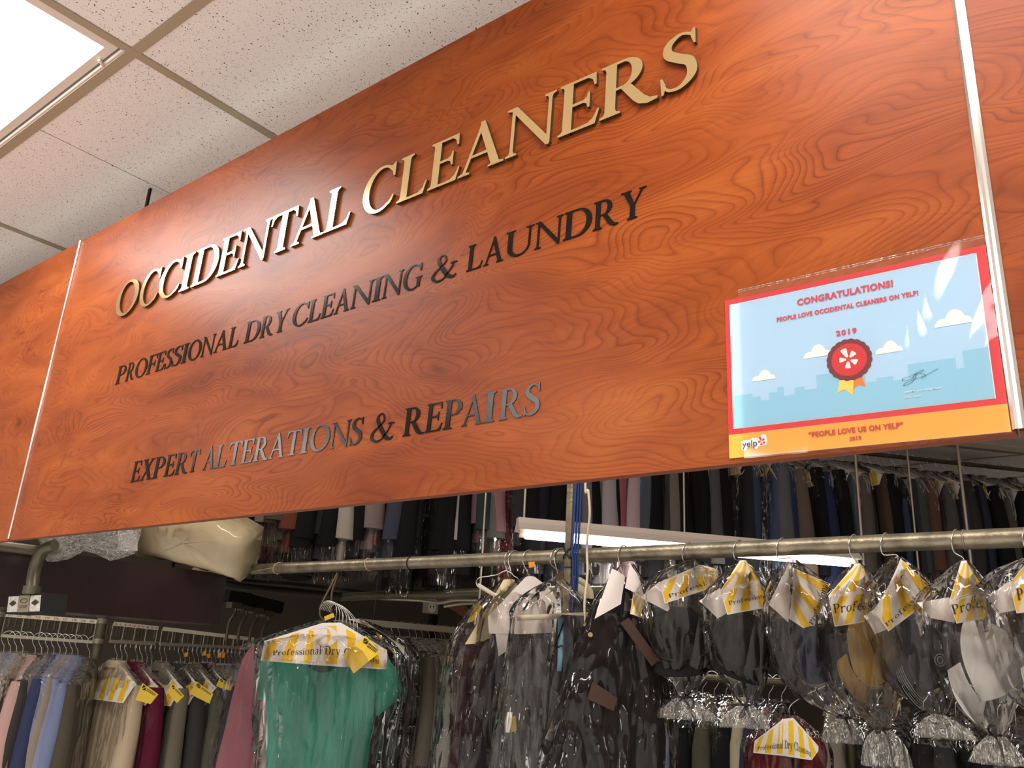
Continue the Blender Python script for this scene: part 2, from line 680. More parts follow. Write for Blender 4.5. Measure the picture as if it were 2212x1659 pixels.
M['gold_side'] = simple('dark_bronze_edge', lin(70, 48, 24), 0.45, 0.3)
M['vinyl'] = simple('black_vinyl', lin(18, 15, 13), 0.12, 0.0, 0.2, bump=0.03, bscale=900)
M['steel'] = simple('galvanised_pipe', lin(150, 142, 122), 0.38, 0.7, bump=0.4, bscale=90, vary=0.35, vscale=22)
M['dull_pipe'] = simple('dull_pipe', lin(96, 90, 72), 0.4, 0.6, vary=0.2)
M['dark_pipe'] = simple('dark_pipe', lin(52, 48, 42), 0.4, 0.5)
M['rod'] = simple('zinc_rod', lin(178, 168, 150), 0.4, 0.7)
M['wire'] = simple('plated_wire', lin(205, 205, 200), 0.25, 0.9)
M['brown_wire'] = simple('brown_wire', lin(86, 64, 42), 0.45, 0.4)
M['black'] = simple('black_plastic', lin(14, 13, 12), 0.6, spec=0.2)
M['tape'] = simple('black_tape', lin(18, 18, 18), 0.35)
M['white_plastic'] = simple('white_plastic', lin(226, 216, 196), 0.45)
M['cream_cord'] = simple('cream_cord', lin(214, 200, 170), 0.5)
M['blue_cable'] = simple('blue_cable', lin(28, 62, 124), 0.45)
M['string'] = simple('string', lin(206, 180, 124), 0.8)
M['soffit'] = simple('dark_walnut_panel', lin(46, 30, 30), 0.24, 0.0, 0.6, vary=0.15, vscale=4)
M['mottled'] = simple('scuffed_white_face', lin(206, 200, 186), 0.4, vary=0.28, vscale=60)
M['grey_label'] = simple('grey_label', lin(140, 128, 104), 0.5)
M['plate'] = simple('white_number_strip', lin(214, 202, 180), 0.5)
M['ink'] = simple('ink', lin(46, 36, 30), 0.6)
M['paper'] = simple('white_paper', lin(236, 226, 220), 0.65)
M['cream_paper'] = simple('cream_paper', lin(232, 214, 170), 0.6)
M['stripe'] = stripes_mat('full')
M['stripe2'] = stripes_mat('half')
M['yellow_tag'] = simple('yellow_tag', lin(244, 206, 64), 0.55)
M['orange_tag'] = simple('orange_tag', lin(246, 160, 34), 0.55)
M['yellow_line'] = simple('yellow_ink', lin(238, 186, 20), 0.6)
M['film'] = film('clear_film', 0.018, tint=(0.99, 0.985, 0.975), bscale=8.0, base=0.0, bstr=1.0, gloss=1.0, bdist=0.06, rough=0.04, ior=1.42, facet=0.2)
M['film_row'] = film('clear_film_row', 0.007, tint=(0.994, 0.992, 0.988), bscale=11.0, gloss=0.42, bstr=1.0, base=0.0, bdist=0.04, facet=0.15)
M['film_smooth'] = film('smooth_film', 0.03, bscale=5.0, facet=0.15, bstr=1.0, base=0.0)
M['film_shirt'] = film('shirt_film', 0.003, tint=(0.99, 0.988, 0.984), bscale=9.0, gloss=0.22, bstr=0.9, base=0.0, bdist=0.05, facet=0.1)
M['film_milky'] = film('milky_film', 0.12)
M['ruffle'] = film('gathered_film', 0.17, bscale=24.0, bdist=0.03, gloss=1.0, base=0.01)
M['sleeve'] = film('page_sleeve_film', 0.03, tint=(0.99, 0.99, 0.99), bscale=7.0, bstr=0.10, facet=0.1, gloss=0.62, rough=0.05, base=0.0, ior=1.45)
M['ribbon'] = simple('black_ribbon', lin(22, 18, 18), 0.35)
M['brown_wood'] = simple('brown_slat', lin(112, 70, 48), 0.5)
M['bag_cream'] = simple('cream_vinyl_bag', lin(222, 206, 172), 0.5, bump=0.3, bscale=6)
M['leather'] = simple('brown_leather', lin(60, 34, 20), 0.6, bump=0.15)
M['button'] = simple('horn_button', lin(176, 150, 104), 0.4)

# ================================================================ the setting
ZC, ZB, ZT = 2.931, 1.8538, 2.7682
X0, X1, Y0, Y1 = -7.2, 3.4, -5.2, 9.0
GX = [-1.782 + 1.2192 * k for k in range(-4, 5)]
GY = [-0.27 + 0.6096 * k for k in range(-8, 16)]


def plane(name, a, b, c, d, mat):
    mb = MB()
    mb.add([a, b, c, d], [(0, 1, 2, 3)])
    return struct(mb.build(name, mat))


plane('floor', (X0, Y0, 0), (X1, Y0, 0), (X1, Y1, 0), (X0, Y1, 0), M['floor'])
plane('wall_front', (X0, Y0, 0), (X1, Y0, 0), (X1, Y0, 3.1), (X0, Y0, 3.1), M['cream_wall'])
plane('wall_back', (X0, Y1, 0), (X1, Y1, 0), (X1, Y1, 3.1), (X0, Y1, 3.1), M['dark_wall'])
plane('wall_left', (X0, Y0, 0), (X0, 0.05, 0), (X0, 0.05, 3.1), (X0, Y0, 3.1), M['cream_wall'])
plane('wall_left_rear', (X0, 0.05, 0), (X0, Y1, 0), (X0, Y1, 3.1), (X0, 0.05, 3.1), M['dark_wall'])
plane('wall_right', (X1, Y0, 0), (X1, 0.05, 0), (X1, 0.05, 3.1), (X1, Y0, 3.1), M['cream_wall'])
plane('wall_right_rear', (X1, 0.05, 0), (X1, Y1, 0), (X1, Y1, 3.1), (X1, 0.05, 3.1), M['dark_wall'])

# suspended ceiling: tiles lie in a grid of T bars; troffers fill some of the cells
TROFFERS = [(-5.4396, -2.7084), (-3.0012, -0.8796), (-3.0012, -2.7084), (-0.5628, -0.8796),
            (-0.5628, -2.7084), (1.8756, -0.8796), (-3.0012, -4.5372), (-0.5628, -4.5372)]
mb = MB()
zt = ZC + 0.003
for i in range(len(GX) + 1):
    xa = GX[i - 1] if i > 0 else X0
    xb = GX[i] if i < len(GX) else X1
    for j in range(len(GY) + 1):
        ya = GY[j - 1] if j > 0 else Y0
        yb = GY[j] if j < len(GY) else Y1
        if xb - xa < 0.02 or yb - ya < 0.02:
            continue
        if any(abs(xa - tx) < 0.05 and abs(ya - ty) < 0.05 for tx, ty in TROFFERS):
            continue
        cuts = [xa, xb]
        if abs(xa + 3.0012) < 0.02 and -0.3 < ya < 0.3:
            cuts = [xa, -2.3085, xb]            # two cut pieces butt together here
        for k in range(len(cuts) - 1):
            a = cuts[k] + (0.0022 if k else 0)
            c = cuts[k + 1] - (0.0022 if k < len(cuts) - 2 else 0)
            mb.box((a, ya, zt), (c, yb, zt + 0.016))
struct(mb.build('ceiling', M['tile']))
mb = MB()
mb.add([(X0, Y0, 3.1), (X1, Y0, 3.1), (X1, Y1, 3.1), (X0, Y1, 3.1)], [(0, 1, 2, 3)])
struct(mb.build('ceiling_slab', M['plenum']))
mb = MB()
for y in GY:
    mb.box((X0, y - 0.0125, ZC), (X1, y + 0.0125, ZC + 0.002))
    mb.box((X0, y - 0.002, ZC + 0.002), (X1, y + 0.002, ZC + 0.03))
for x in GX:
    mb.box((x - 0.0125, Y0, ZC - 0.0004), (x + 0.0125, Y1, ZC + 0.002))
    mb.box((x - 0.002, Y0, ZC + 0.002), (x + 0.002, Y1, ZC + 0.03))
struct(mb.build('trim_1', M['grid']))


def troffer(tx, ty, label):
    t = thing('ceiling_light', label, 'ceiling light', (tx + 0.6096, ty + 0.3048, ZC), 0, 'recessed ceiling lights')
    a, b = 0.595, 0.290
    la, lb, ia, ib = 0.5645, 0.2555, 0.0, 0.0
    z0, z1 = 0.0035, 0.012
    fr = MB()
    fr.box((-a, lb, z0), (a, b - 0.014, z1))
    fr.box((-a, -b, z0), (a, -lb, z1))
    fr.box((-a, -lb, z0), (-la, lb, z1))
    fr.box((la, -lb, z0), (a, lb, z1))
    fr.build('frame', M['light_frame'], t)
    tr = MB()
    tr.tube([(-a, b - 0.004, 0.0035), (a + 0.006, b - 0.004, 0.0035)], 0.0045, 10)
    tr.build('hinge_rail', M['light_frame'], t)
    ln = MB()
    ln.add([(-la, -lb, z0 + 0.001), (-la, lb, z0 + 0.001), (la, lb, z0 + 0.001), (la, -lb, z0 + 0.001)], [(0, 1, 2, 3)])
    ln.build('diffuser', M['lens'], t)
    for sx in (-0.5, 0.5):
        lt = MB()
        lt.tube([(sx, b - 0.003, 0.001), (sx + 0.012, b - 0.012, -0.003), (sx + 0.016, b - 0.022, 0.0)], 0.0042, 8)
        lt.build('latch', M['light_frame'], t)
    return t


for k, (tx, ty) in enumerate(TROFFERS):
    lab = 'glowing white recessed ceiling light panel beside the wood sign, cut off by the picture corner' if k == 1 else \
        'recessed ceiling light panel over the shop floor, outside the picture'
    troffer(tx, ty, lab)

# ================================================================ the sign
PX = [-5.2, -2.5258, -0.1181, 2.3]
PT = 0.018
panel_lab = ['wood-grain header panel at the far left of the sign row, without lettering',
             'wide cherry wood-grain sign panel with brass lettering in the middle of the picture',
             'wood-grain header panel at the far right, beyond the chrome strip']
panels = []
for k in range(3):
    r = thing('sign_panel', panel_lab[k], 'sign', (PX[k], 0, ZB), 0, 'wood-grain header panels')
    mb = MB()
    a, b = 0.0015, PX[k + 1] - PX[k] - 0.0015
    mb.box((a, 0.0, 0), (b, PT, ZT - ZB))
    # faces other than the front take the edge band
    for q in range(6):
        mb.m[q] = 1
    mb.m[2] = 0
    mb.build('board', [M['wood'], M['wood_edge']], r)
    panels.append(r)
SIGN = panels[1]

for (x, w, lab) in ((PX[1] - 0.001, 0.009, 'thin bright metal strip covering the left seam of the wood panels'),
                    (PX[2] + 0.002, 0.0125, 'polished metal strip covering the right seam, beside the certificate')):
    mb = MB()
    n = 8
    prof = [(-w / 2, 0.0), (-w / 2, -0.0025), (-w / 4, -0.0045), (0, -0.0048), (w / 4, -0.0045), (w / 2, -0.0025), (w / 2, 0.0)]
    mb.loft([[V((px, py, z)) for px, py in prof] for z in (0.004, ZT - ZB)], closed=False, smooth=False)
    o = mb.build('seam_strip', M['chrome'])
    o.location = (x, 0, ZB)
    tag(o, lab, 'metal strip', 'seam strips of the sign')

# hanger straps from the ceiling behind the panels
for k, x in enumerate((-2.332, 1.4, -4.3)):
    mb = MB()
    mb.box((-0.006, -0.003, 0), (0.006, 0.003, ZC - ZT + 0.12))
    o = mb.build('hanger_strap', M['black'])
    o.location = (x, 0.085, ZT - 0.12)
    br = MB()
    br.box((-0.015, -0.066, -0.01), (0.015, 0.004, 0.02))
    br.build('bracket', M['black'], o)
    tag(o, 'dark metal strap hanging the wood sign from the ceiling' if k == 0 else
        'dark metal strap behind the wood sign, hidden from the front', 'hanger strap', 'straps holding the sign')

# ---------------------------------------------------------------- serif letters built from strokes (cap height 1)
TW, tW, SF, SE = 0.160, 0.066, 0.042, 0.075


def arc(cx, cy, rx, ry, a0, a1, n=22, rot=0.0):
    out = []
    for i in range(n + 1):
        a = R_(a0 + (a1 - a0) * i / n)
        x, y = rx * math.cos(a), ry * math.sin(a)
        c, s = math.cos(R_(rot)), math.sin(R_(rot))
        out.append((cx + x * c - y * s, cy + x * s + y * c))
    return out


def stem(x, w, y0=0.0, y1=1.0, bl=SE, brr=SE, tl=SE, trr=SE):
    P = []
    def foot(xa, xb, y, sgn, l, r):
        q = []
        if l:
            q += [(xa, y + sgn * (SF + 0.07)), (xa - l * 0.25, y + sgn * (SF + 0.015)), (xa - l, y + sgn * SF * 0.85), (xa - l, y)]
        else:
            q += [(xa, y)]
        if r:
            q += [(xb + r, y), (xb + r, y + sgn * SF * 0.85), (xb + r * 0.25, y + sgn * (SF + 0.015)), (xb, y + sgn * (SF + 0.07))]
        else:
            q += [(xb, y)]
        return q
    P += foot(x, x + w, y0, 1, bl, brr)
    P += list(reversed(foot(x, x + w, y1, -1, tl, trr)))
    return ('poly', P)


def ribbon(pts, ws, n=40):
    sp = spline([(p[0], p[1], w) for p, w in zip(pts, ws)], n)
    L, Rr = [], []
    for i in range(n):
        a, b = sp[max(i - 1, 0)], sp[min(i + 1, n - 1)]
        dx, dy = b[0] - a[0], b[1] - a[1]
        l = math.hypot(dx, dy) or 1
        nx, ny = -dy / l, dx / l
        w = sp[i][2] / 2
        L.append((sp[i][0] + nx * w, sp[i][1] + ny * w))
        Rr.append((sp[i][0] - nx * w, sp[i][1] - ny * w))
    return ('strip', L, Rr)


def diag(x0, y0, x1, y1, w):
    """straight stroke with horizontal ends, w measured across x"""
    return ('poly', [(x0 - w / 2, y0), (x0 + w / 2, y0), (x1 + w / 2, y1), (x1 - w / 2, y1)])


def serif(x, y, l, r, up):
    s = SF if up else -SF
    return ('poly', [(x - l, y), (x + r, y), (x + r, y + s * 0.85), (x + r * 0.2, y + s * 1.5), (x - l * 0.2, y + s * 1.5), (x - l, y + s * 0.85)])


def bowl(x, y0, y1, w, thick, thin):
    c, ry = (y0 + y1) / 2, (y1 - y0) / 2
    fl = w * 0.35
    o = [(x, y1)] + arc(x + fl, c, w - fl, ry, 90, -90, 26) + [(x, y0)]
    i = [(x, y1 - thin)] + arc(x + fl, c, w - fl - thick, ry - thin, 90, -90, 26) + [(x, y0 + thin)]
    return ('strip', o, i)


def glyph(ch):
    g = []
    if ch == 'I':
        g = [stem(0.075, TW)]
    elif ch == 'L':
        g = [stem(0.075, TW, brr=0), ('poly', [(0.2, 0), (0.62, 0), (0.69, 0.27), (0.655, 0.27), (0.60, 0.13), (0.50, 0.062), (0.36, 0.05), (0.2, 0.05)])]
    elif ch in 'EF':
        g = [stem(0.075, TW, brr=0 if ch == 'E' else SE, trr=0),
             ('poly', [(0.2, 1), (0.63, 1), (0.64, 0.76), (0.605, 0.76), (0.57, 0.88), (0.49, 0.945), (0.2, 0.95)]),
             ('poly', [(0.2, 0.545), (0.42, 0.545), (0.48, 0.58), (0.50, 0.665), (0.535, 0.665), (0.535, 0.37), (0.50, 0.37), (0.48, 0.455), (0.42, 0.49), (0.2, 0.49)])]
        if ch == 'E':
            g.append(('poly', [(0.2, 0), (0.64, 0), (0.71, 0.27), (0.675, 0.27), (0.61, 0.13), (0.51, 0.06), (0.36, 0.05), (0.2, 0.05)]))
    elif ch == 'T':
        g = [stem(0.31, TW, tl=0, trr=0),
             ('poly', [(0.02, 1), (0.75, 1), (0.77, 0.74), (0.735, 0.74), (0.70, 0.87), (0.62, 0.94), (0.15, 0.94), (0.07, 0.87), (0.035, 0.74), (0.0, 0.74)])]
    elif ch == 'D':
        g = [stem(0.075, TW, brr=0, trr=0), bowl(0.18, 0, 1, 0.66, 0.165, 0.052)]
    elif ch in 'PR':
        g = [stem(0.075, TW, trr=0), bowl(0.18, 0.45, 1, 0.44, 0.155, 0.05)]
        if ch == 'R':
            g.append(('poly', [(0.30, 0.47), (0.46, 0.47), (0.66, 0.16), (0.74, 0.075), (0.85, 0.045), (0.85, 0.0), (0.70, -0.02), (0.58, 0.035), (0.50, 0.13)]))
    elif ch == 'O':
        o, i = arc(0.44, 0.5, 0.44, 0.525, 0, 360, 48, 0), arc(0.44, 0.5, 0.285, 0.468, 0, 360, 48, 8)
        g = [('strip', o, i)]
    elif ch in 'CG':
        o = arc(0.44, 0.5, 0.44, 0.525, 52, 310, 40)
        i = arc(0.47, 0.5, 0.31, 0.465, 56, 306, 40)
        g = [('strip', o, i), ('poly', [(0.62, 0.93), (0.72, 0.965), (0.755, 1.0), (0.785, 1.0), (0.785, 0.69), (0.75, 0.69), (0.705, 0.82), (0.63, 0.885)])]
        if ch == 'C':
            g.append(('poly', [(0.64, 0.105), (0.715, 0.165), (0.785, 0.275), (0.815, 0.255), (0.78, 0.15), (0.72, 0.07)]))
        else:
            g.append(stem(0.64, 0.14, 0.05, 0.46, bl=0, brr=0))
    elif ch == 'S':
        g = [ribbon([(0.50, 0.90), (0.32, 0.985), (0.13, 0.88), (0.12, 0.70), (0.30, 0.545), (0.46, 0.42), (0.49, 0.20), (0.34, 0.035), (0.16, 0.03), (0.06, 0.13)],
                    [0.05, 0.055, 0.12, 0.15, 0.155, 0.155, 0.145, 0.075, 0.05, 0.05], 60),
             ('poly', [(0.46, 0.93), (0.50, 1.01), (0.535, 1.01), (0.545, 0.73), (0.515, 0.73), (0.47, 0.86)]),
             ('poly', [(0.085, 0.09), (0.06, -0.01), (0.025, -0.01), (0.0, 0.30), (0.035, 0.30), (0.09, 0.16)])]
    elif ch == 'N':
        g = [stem(0.10, tW, tl=0, trr=0), stem(0.80, tW, 0.0, 1.0, bl=0, brr=0), ('poly', [(0.0, 1.0), (0.19, 1.0), (0.855, 0.10), (0.855, -0.03), (0.80, -0.03), (0.10, 0.93), (0.0, 0.965)])]
    elif ch == 'A':
        g = [diag(0.12, 0.02, 0.455, 1.0, 0.07), ('poly', [(0.40, 1.03), (0.49, 1.03), (0.87, 0.02), (0.70, 0.02), (0.41, 0.83)]),
             ('poly', [(0.22, 0.37), (0.64, 0.37), (0.66, 0.315), (0.20, 0.315)]), serif(0.12, 0, 0.12, 0.13, True), serif(0.79, 0, 0.16, 0.16, True)]
    elif ch == 'U':
        o = [(0.075, 0.96), (0.075, 0.4)] + arc(0.43, 0.36, 0.355, 0.385, 180, 360, 26) + [(0.785, 0.96)]
        i = [(0.225, 0.96), (0.225, 0.4)] + arc(0.475, 0.36, 0.25, 0.315, 180, 360, 26) + [(0.725, 0.96)]
        g = [('strip', o, i), serif(0.15, 1.0, 0.15, 0.15, False), serif(0.755, 1.0, 0.12, 0.12, False)]
    elif ch == 'X':
        g = [diag(0.66, 0.02, 0.20, 0.98, 0.19), diag(0.14, 0.02, 0.66, 0.98, 0.07), serif(0.66, 0, 0.17, 0.17, True), serif(0.14, 0, 0.13, 0.13, True),
             serif(0.20, 1, 0.17, 0.17, False), serif(0.66, 1, 0.12, 0.13, False)]
    elif ch == 'Y':
        g = [stem(0.33, TW, 0.0, 0.46, tl=0, trr=0), ('poly', [(0.33, 0.46), (0.48, 0.46), (0.28, 0.98), (0.09, 0.98)]),
             ('poly', [(0.40, 0.42), (0.48, 0.46), (0.74, 0.98), (0.67, 0.98)]), serif(0.18, 1, 0.17, 0.17, False), serif(0.705, 1, 0.11, 0.12, False)]
    elif ch == '&':
        g = [ribbon([(0.86, 0.56), (0.72, 0.30), (0.50, 0.04), (0.24, -0.005), (0.05, 0.16), (0.12, 0.37), (0.36, 0.54), (0.52, 0.74), (0.46, 0.95), (0.33, 0.985), (0.23, 0.86), (0.28, 0.68), (0.48, 0.36), (0.70, 0.08), (0.90, 0.02), (0.99, 0.10)],
                    [0.045, 0.05, 0.055, 0.08, 0.12, 0.09, 0.05, 0.06, 0.06, 0.05, 0.10, 0.14, 0.16, 0.15, 0.09, 0.04], 110),
             serif(0.86, 0.56, 0.13, 0.13, True)]
    # lower case (x height .66)
    elif ch in 'rni':
        g = [stem(0.08, 0.12, 0, 0.66, trr=0)]
        if ch == 'i':
            g.append(('poly', arc(0.14, 0.87, 0.075, 0.075, 0, 360, 12)))
        if ch == 'r':
            g.append(ribbon([(0.17, 0.42), (0.26, 0.59), (0.42, 0.64)], [0.05, 0.07, 0.06], 12))
            g.append(('poly', arc(0.45, 0.57, 0.075, 0.08, 0, 360, 12)))
        if ch == 'n':
            g.append(ribbon([(0.17, 0.45), (0.27, 0.60), (0.42, 0.63), (0.52, 0.52), (0.53, 0.35)], [0.05, 0.06, 0.08, 0.12, 0.12], 20))
            g.append(stem(0.47, 0.12, 0, 0.4, tl=0, trr=0))
    elif ch == 'l':
        g = [stem(0.08, 0.12, 0, 1.03, trr=0)]
    elif ch == 'f':
        g = [stem(0.10, 0.12, 0, 0.75, tl=0, trr=0), ribbon([(0.16, 0.7), (0.19, 0.92), (0.31, 1.0), (0.42, 0.97)], [0.12, 0.10, 0.06, 0.06], 16),
             ('poly', arc(0.42, 0.92, 0.075, 0.075, 0, 360, 12)), ('poly', [(0, 0.60), (0.34, 0.60), (0.34, 0.66), (0, 0.66)])]
    elif ch == 'o':
        g = [('strip', arc(0.29, 0.33, 0.29, 0.35, 0, 360, 30), arc(0.29, 0.33, 0.165, 0.295, 0, 360, 30))]
    elif ch in 'ec':
        g = [('strip', arc(0.29, 0.33, 0.29, 0.35, 12 if ch == 'e' else 40, 318, 28), arc(0.30, 0.33, 0.175, 0.29, 12 if ch == 'e' else 40, 318, 28))]
        if ch == 'e':
            g.append(('poly', [(0.1, 0.33), (0.57, 0.33), (0.575, 0.39), (0.1, 0.39)]))
        else:
            g.append(('poly', arc(0.47, 0.52, 0.075, 0.075, 0, 360, 12)))
    elif ch == 's':
        g = [ribbon([(0.38, 0.52), (0.24, 0.645), (0.09, 0.56), (0.14, 0.40), (0.34, 0.28), (0.40, 0.13), (0.25, 0.015), (0.06, 0.12)],
                    [0.05, 0.05, 0.09, 0.11, 0.11, 0.09, 0.05, 0.05], 36), ('poly', [(0.36, 0.66), (0.41, 0.66), (0.41, 0.44), (0.37, 0.44)]), ('poly', [(0.03, 0.0), (0.08, 0.0), (0.06, 0.22), (0.02, 0.22)])]
    elif ch == 'a':
        g = [ribbon([(0.08, 0.52), (0.2, 0.645), (0.36, 0.58), (0.38, 0.40), (0.38, 0.12), (0.50, 0.03)], [0.08, 0.05, 0.10, 0.12, 0.12, 0.05], 28),
             ribbon([(0.36, 0.38), (0.16, 0.32), (0.07, 0.16), (0.18, 0.015), (0.35, 0.12)], [0.05, 0.07, 0.11, 0.07, 0.05], 24)]
    elif ch == 'y':
        g = [diag(0.33, 0.0, 0.12, 0.64, 0.13), ribbon([(0.56, 0.64), (0.36, 0.05), (0.22, -0.25), (0.08, -0.26)], [0.06, 0.06, 0.06, 0.07], 20),
             serif(0.12, 0.66, 0.12, 0.14, False), serif(0.56, 0.66, 0.11, 0.11, False)]
    elif ch == 'g':
        g = [('strip', arc(0.27, 0.42, 0.23, 0.24, 0, 360, 24), arc(0.27, 0.42, 0.125, 0.19, 0, 360, 24)),
             ribbon([(0.10, 0.22), (0.07, 0.10), (0.25, 0.05), (0.46, 0.0), (0.50, -0.13), (0.30, -0.26), (0.06, -0.20), (0.04, -0.07), (0.16, 0.02)],
                    [0.05, 0.07, 0.09, 0.09, 0.07, 0.05, 0.06, 0.05, 0.04], 40), ribbon([(0.42, 0.56), (0.50, 0.64), (0.58, 0.62)], [0.04, 0.05, 0.07], 8)]
    return g


def gx_extent(g):
    xs = []
    for p in g:
        for lst in p[1:]:
            xs += [q[0] for q in lst]
    return min(xs), max(xs)


def glyph_mesh(mb, g, fmap, back=None, mat=0, side=1):
    """front faces through fmap(x, y); with back(x, y) also side walls"""
    f0, b0 = fmap, back
    for num, p in enumerate(g):
        if num:
            # overlapping strokes step back by a hair so that no two faces share a plane
            base = f0(0.0, 0.0)
            ex, ey = f0(1.0, 0.0) - base, f0(0.0, 1.0) - base
            nn = ex.cross(ey).normalized() * (-0.00006 * num)
            if nn.dot(base - CAM) < 0:
                nn = -nn
            fmap = (lambda nn: (lambda x, y: f0(x, y) + nn))(nn)
        if p[0] == 'poly':
            ar = sum(a[0] * b[1] - b[0] * a[1] for a, b in zip(p[1], p[1][1:] + p[1][:1]))
            pts = p[1] if ar > 0 else list(reversed(p[1]))
            n = len(pts)
            mb.add([fmap(*q) for q in pts], [tuple(range(n))], mat)
            loops = [pts + [pts[0]]]
        else:
            L, Rr = p[1], p[2]
            n = len(L)
            fs = []
            for i in range(n - 1):
                a, b, c = L[i], Rr[i], Rr[i + 1]
                ar = (b[0] - a[0]) * (c[1] - a[1]) - (b[1] - a[1]) * (c[0] - a[0])
                q = (i, n + i, n + i + 1, i + 1)
                fs.append(q if ar > 0 else tuple(reversed(q)))
            mb.add([fmap(*q) for q in L] + [fmap(*q) for q in Rr], fs, mat)
            loops = [L, Rr, [L[0], Rr[0]], [L[-1], Rr[-1]]]
        if back:
            for lp in loops:
                n = len(lp)
                mb.add([fmap(*q) for q in lp] + [back(*q) for q in lp], [(i, i + 1, n + i + 1, n + i) for i in range(n - 1)], side)


# widths measured on the sign: (letter, left x, right x); line heights
LINE1 = [('O', -2.184, -2.070), ('C', -2.060, -1.968), ('C', -1.966, -1.866), ('I', -1.861, -1.817), ('D', -1.808, -1.704), ('E', -1.701, -1.617),
         ('N', -1.615, -1.508), ('T', -1.507, -1.413), ('A', -1.421, -1.314), ('L', -1.311, -1.233),
         ('C', -1.199, -1.107), ('L', -1.096, -1.018), ('E', -1.014, -0.936), ('A', -0.938, -0.831), ('N', -0.830, -0.724), ('E', -0.716, -0.635), ('R', -0.634, -0.529), ('S', -0.525, -0.463)]
for ch, xa, xb in LINE1:
    g = glyph(ch)
    g0, g1 = gx_extent(g)
    zb = 2.4315 + (0.004 * (xa + 2.18) / 1.6)
    f = lambda th: (lambda x, y: V((xa + (x - g0) / (g1 - g0) * (xb - xa) + 0.003 * y, -th, zb + y * 0.0995)))
    mb = MB()
    glyph_mesh(mb, g, f(0.0068), f(0.0))
    mb.v = [p - V((xa, 0, zb)) for p in mb.v]
    o = tri_fix(mb.build('letter', [M['gold'], M['gold_side']], SIGN))
    o.location = (xa - PX[1], 0, zb - ZB)

def vinyl_line(name, items, base, slope, h):
    mb = MB()
    for ch, xa, xb in items:
        g = glyph(ch)
        g0, g1 = gx_extent(g)
        xb = min(xb, xa + (g1 - g0) * h * 1.45)
        zb = base + slope * (xa + 2.1)
        f = lambda th: (lambda x, y: V((xa + (x - g0) / (g1 - g0) * (xb - xa) + 0.002 * y - PX[1], -th, zb + y * h - ZB)))
        glyph_mesh(mb, g, f(0.0014), f(0.0), 0, 0)
    return tri_fix(mb.build(name, [M['vinyl']], SIGN))


def seq(s, starts, end, gap=0.0025, wide={}):
    out = []
    st = [x for x in starts]
    for k, ch in enumerate(s):
        nx = st[k + 1] if k + 1 < len(st) else end
        out.append((ch, st[k], nx - gap))
    return out


W2 = (seq('PROFESSIONAL', [-2.103, -2.053, -2.010, -1.952, -1.910, -1.870, -1.838, -1.797, -1.772, -1.716, -1.664, -1.608], -1.569)
      + seq('DRY', [-1.548, -1.492, -1.445], -1.398) + seq('CLEANING', [-1.384, -1.331, -1.291, -1.251, -1.204, -1.141, -1.116, -1.061], -1.010)
      + seq('&', [-0.988], -0.925) + seq('LAUNDRY', [-0.904, -0.866, -0.820, -0.759, -0.701, -0.645, -0.597], -0.550))
vinyl_line('vinyl_lettering', W2, 2.2325, 0.0071, 0.049)
W3 = (seq('EXPERT', [-1.922, -1.882, -1.827, -1.778, -1.734, -1.683], -1.643) + seq('ALTERATIONS', [-1.624, -1.580, -1.537, -1.488, -1.445, -1.395, -1.344, -1.298, -1.271, -1.213, -1.158], -1.124)
      + seq('&', [-1.104], -1.043) + seq('REPAIRS', [-1.022, -0.970, -0.929, -0.888, -0.842, -0.811, -0.763], -0.730))
vinyl_line('vinyl_lettering', W3, 1.9612, 0.0002, 0.0495)


# ================================================================ printed text helper
def text_faces(body, bold=0.0, spacing=1.0):
    cu = bpy.data.curves.new('lettering', 'FONT')
    cu.body = body
    cu.size = 1.0
    cu.offset = bold
    cu.space_character = spacing
    cu.resolution_u = 3
    ob = bpy.data.objects.new('lettering', cu)
    COL.objects.link(ob)
    dg = bpy.context.evaluated_depsgraph_get()
    me = bpy.data.meshes.new_from_object(ob.evaluated_get(dg))
    vs = [v.co.copy() for v in me.vertices]
    fs = [tuple(p.vertices) for p in me.polygons]
    bpy.data.objects.remove(ob)
    bpy.data.curves.remove(cu)
    bpy.data.meshes.remove(me)
    x0, x1 = min(v.x for v in vs), max(v.x for v in vs)
    y0, y1 = min(v.y for v in vs), max(v.y for v in vs)
    return [((v.x - x0) / (x1 - x0), (v.y - y0) / (y1 - y0)) for v in vs], fs


def put_text(mb, body, fmap, mat, bold=0.0, spacing=1.0):
    """body fitted to the unit square and carried through fmap(u, v)"""
    vs, fs = text_faces(body, bold, spacing)
    mb.add([fmap(u, v) for u, v in vs], fs, mat)


# ================================================================ certificate
CZ = -0.0142


def cz(x, z):
    return z + CZ * (x + 0.4316)


CERT_COL = {'red': (226, 44, 52), 'orange': (250, 172, 62), 'sky': (184, 216, 240), 'teal': (150, 204, 226), 'white': (250, 246, 238), 'mar': (120, 28, 36),
            'disc': (218, 34, 40), 'yel': (250, 218, 96), 'or2': (240, 126, 40), 'txt': (214, 66, 82), 'txt2': (196, 58, 40), 'ink': (58, 92, 106), 'pale': (216, 234, 240), 'grey': (70, 76, 92)}
cert_m = [simple('print_' + k, tuple(q * 0.86 for q in lin(*c)[:3]) + (1,), 0.6, spec=0.3) for k, c in CERT_COL.items()]
ci = {k: i for i, k in enumerate(CERT_COL)}
mb = MB()
lev = {0: -0.0012}


def flat(pts, mat, k, bend=True):
    y = -0.0016 - 0.00018 * k
    mb.add([V((x, y, cz(x, z))) for x, z in pts], [tuple(range(len(pts)))], ci[mat])


def rect(x0, z0, x1, z1, mat, k):
    flat([(x0, z0), (x1, z0), (x1, z1), (x0, z1)], mat, k)


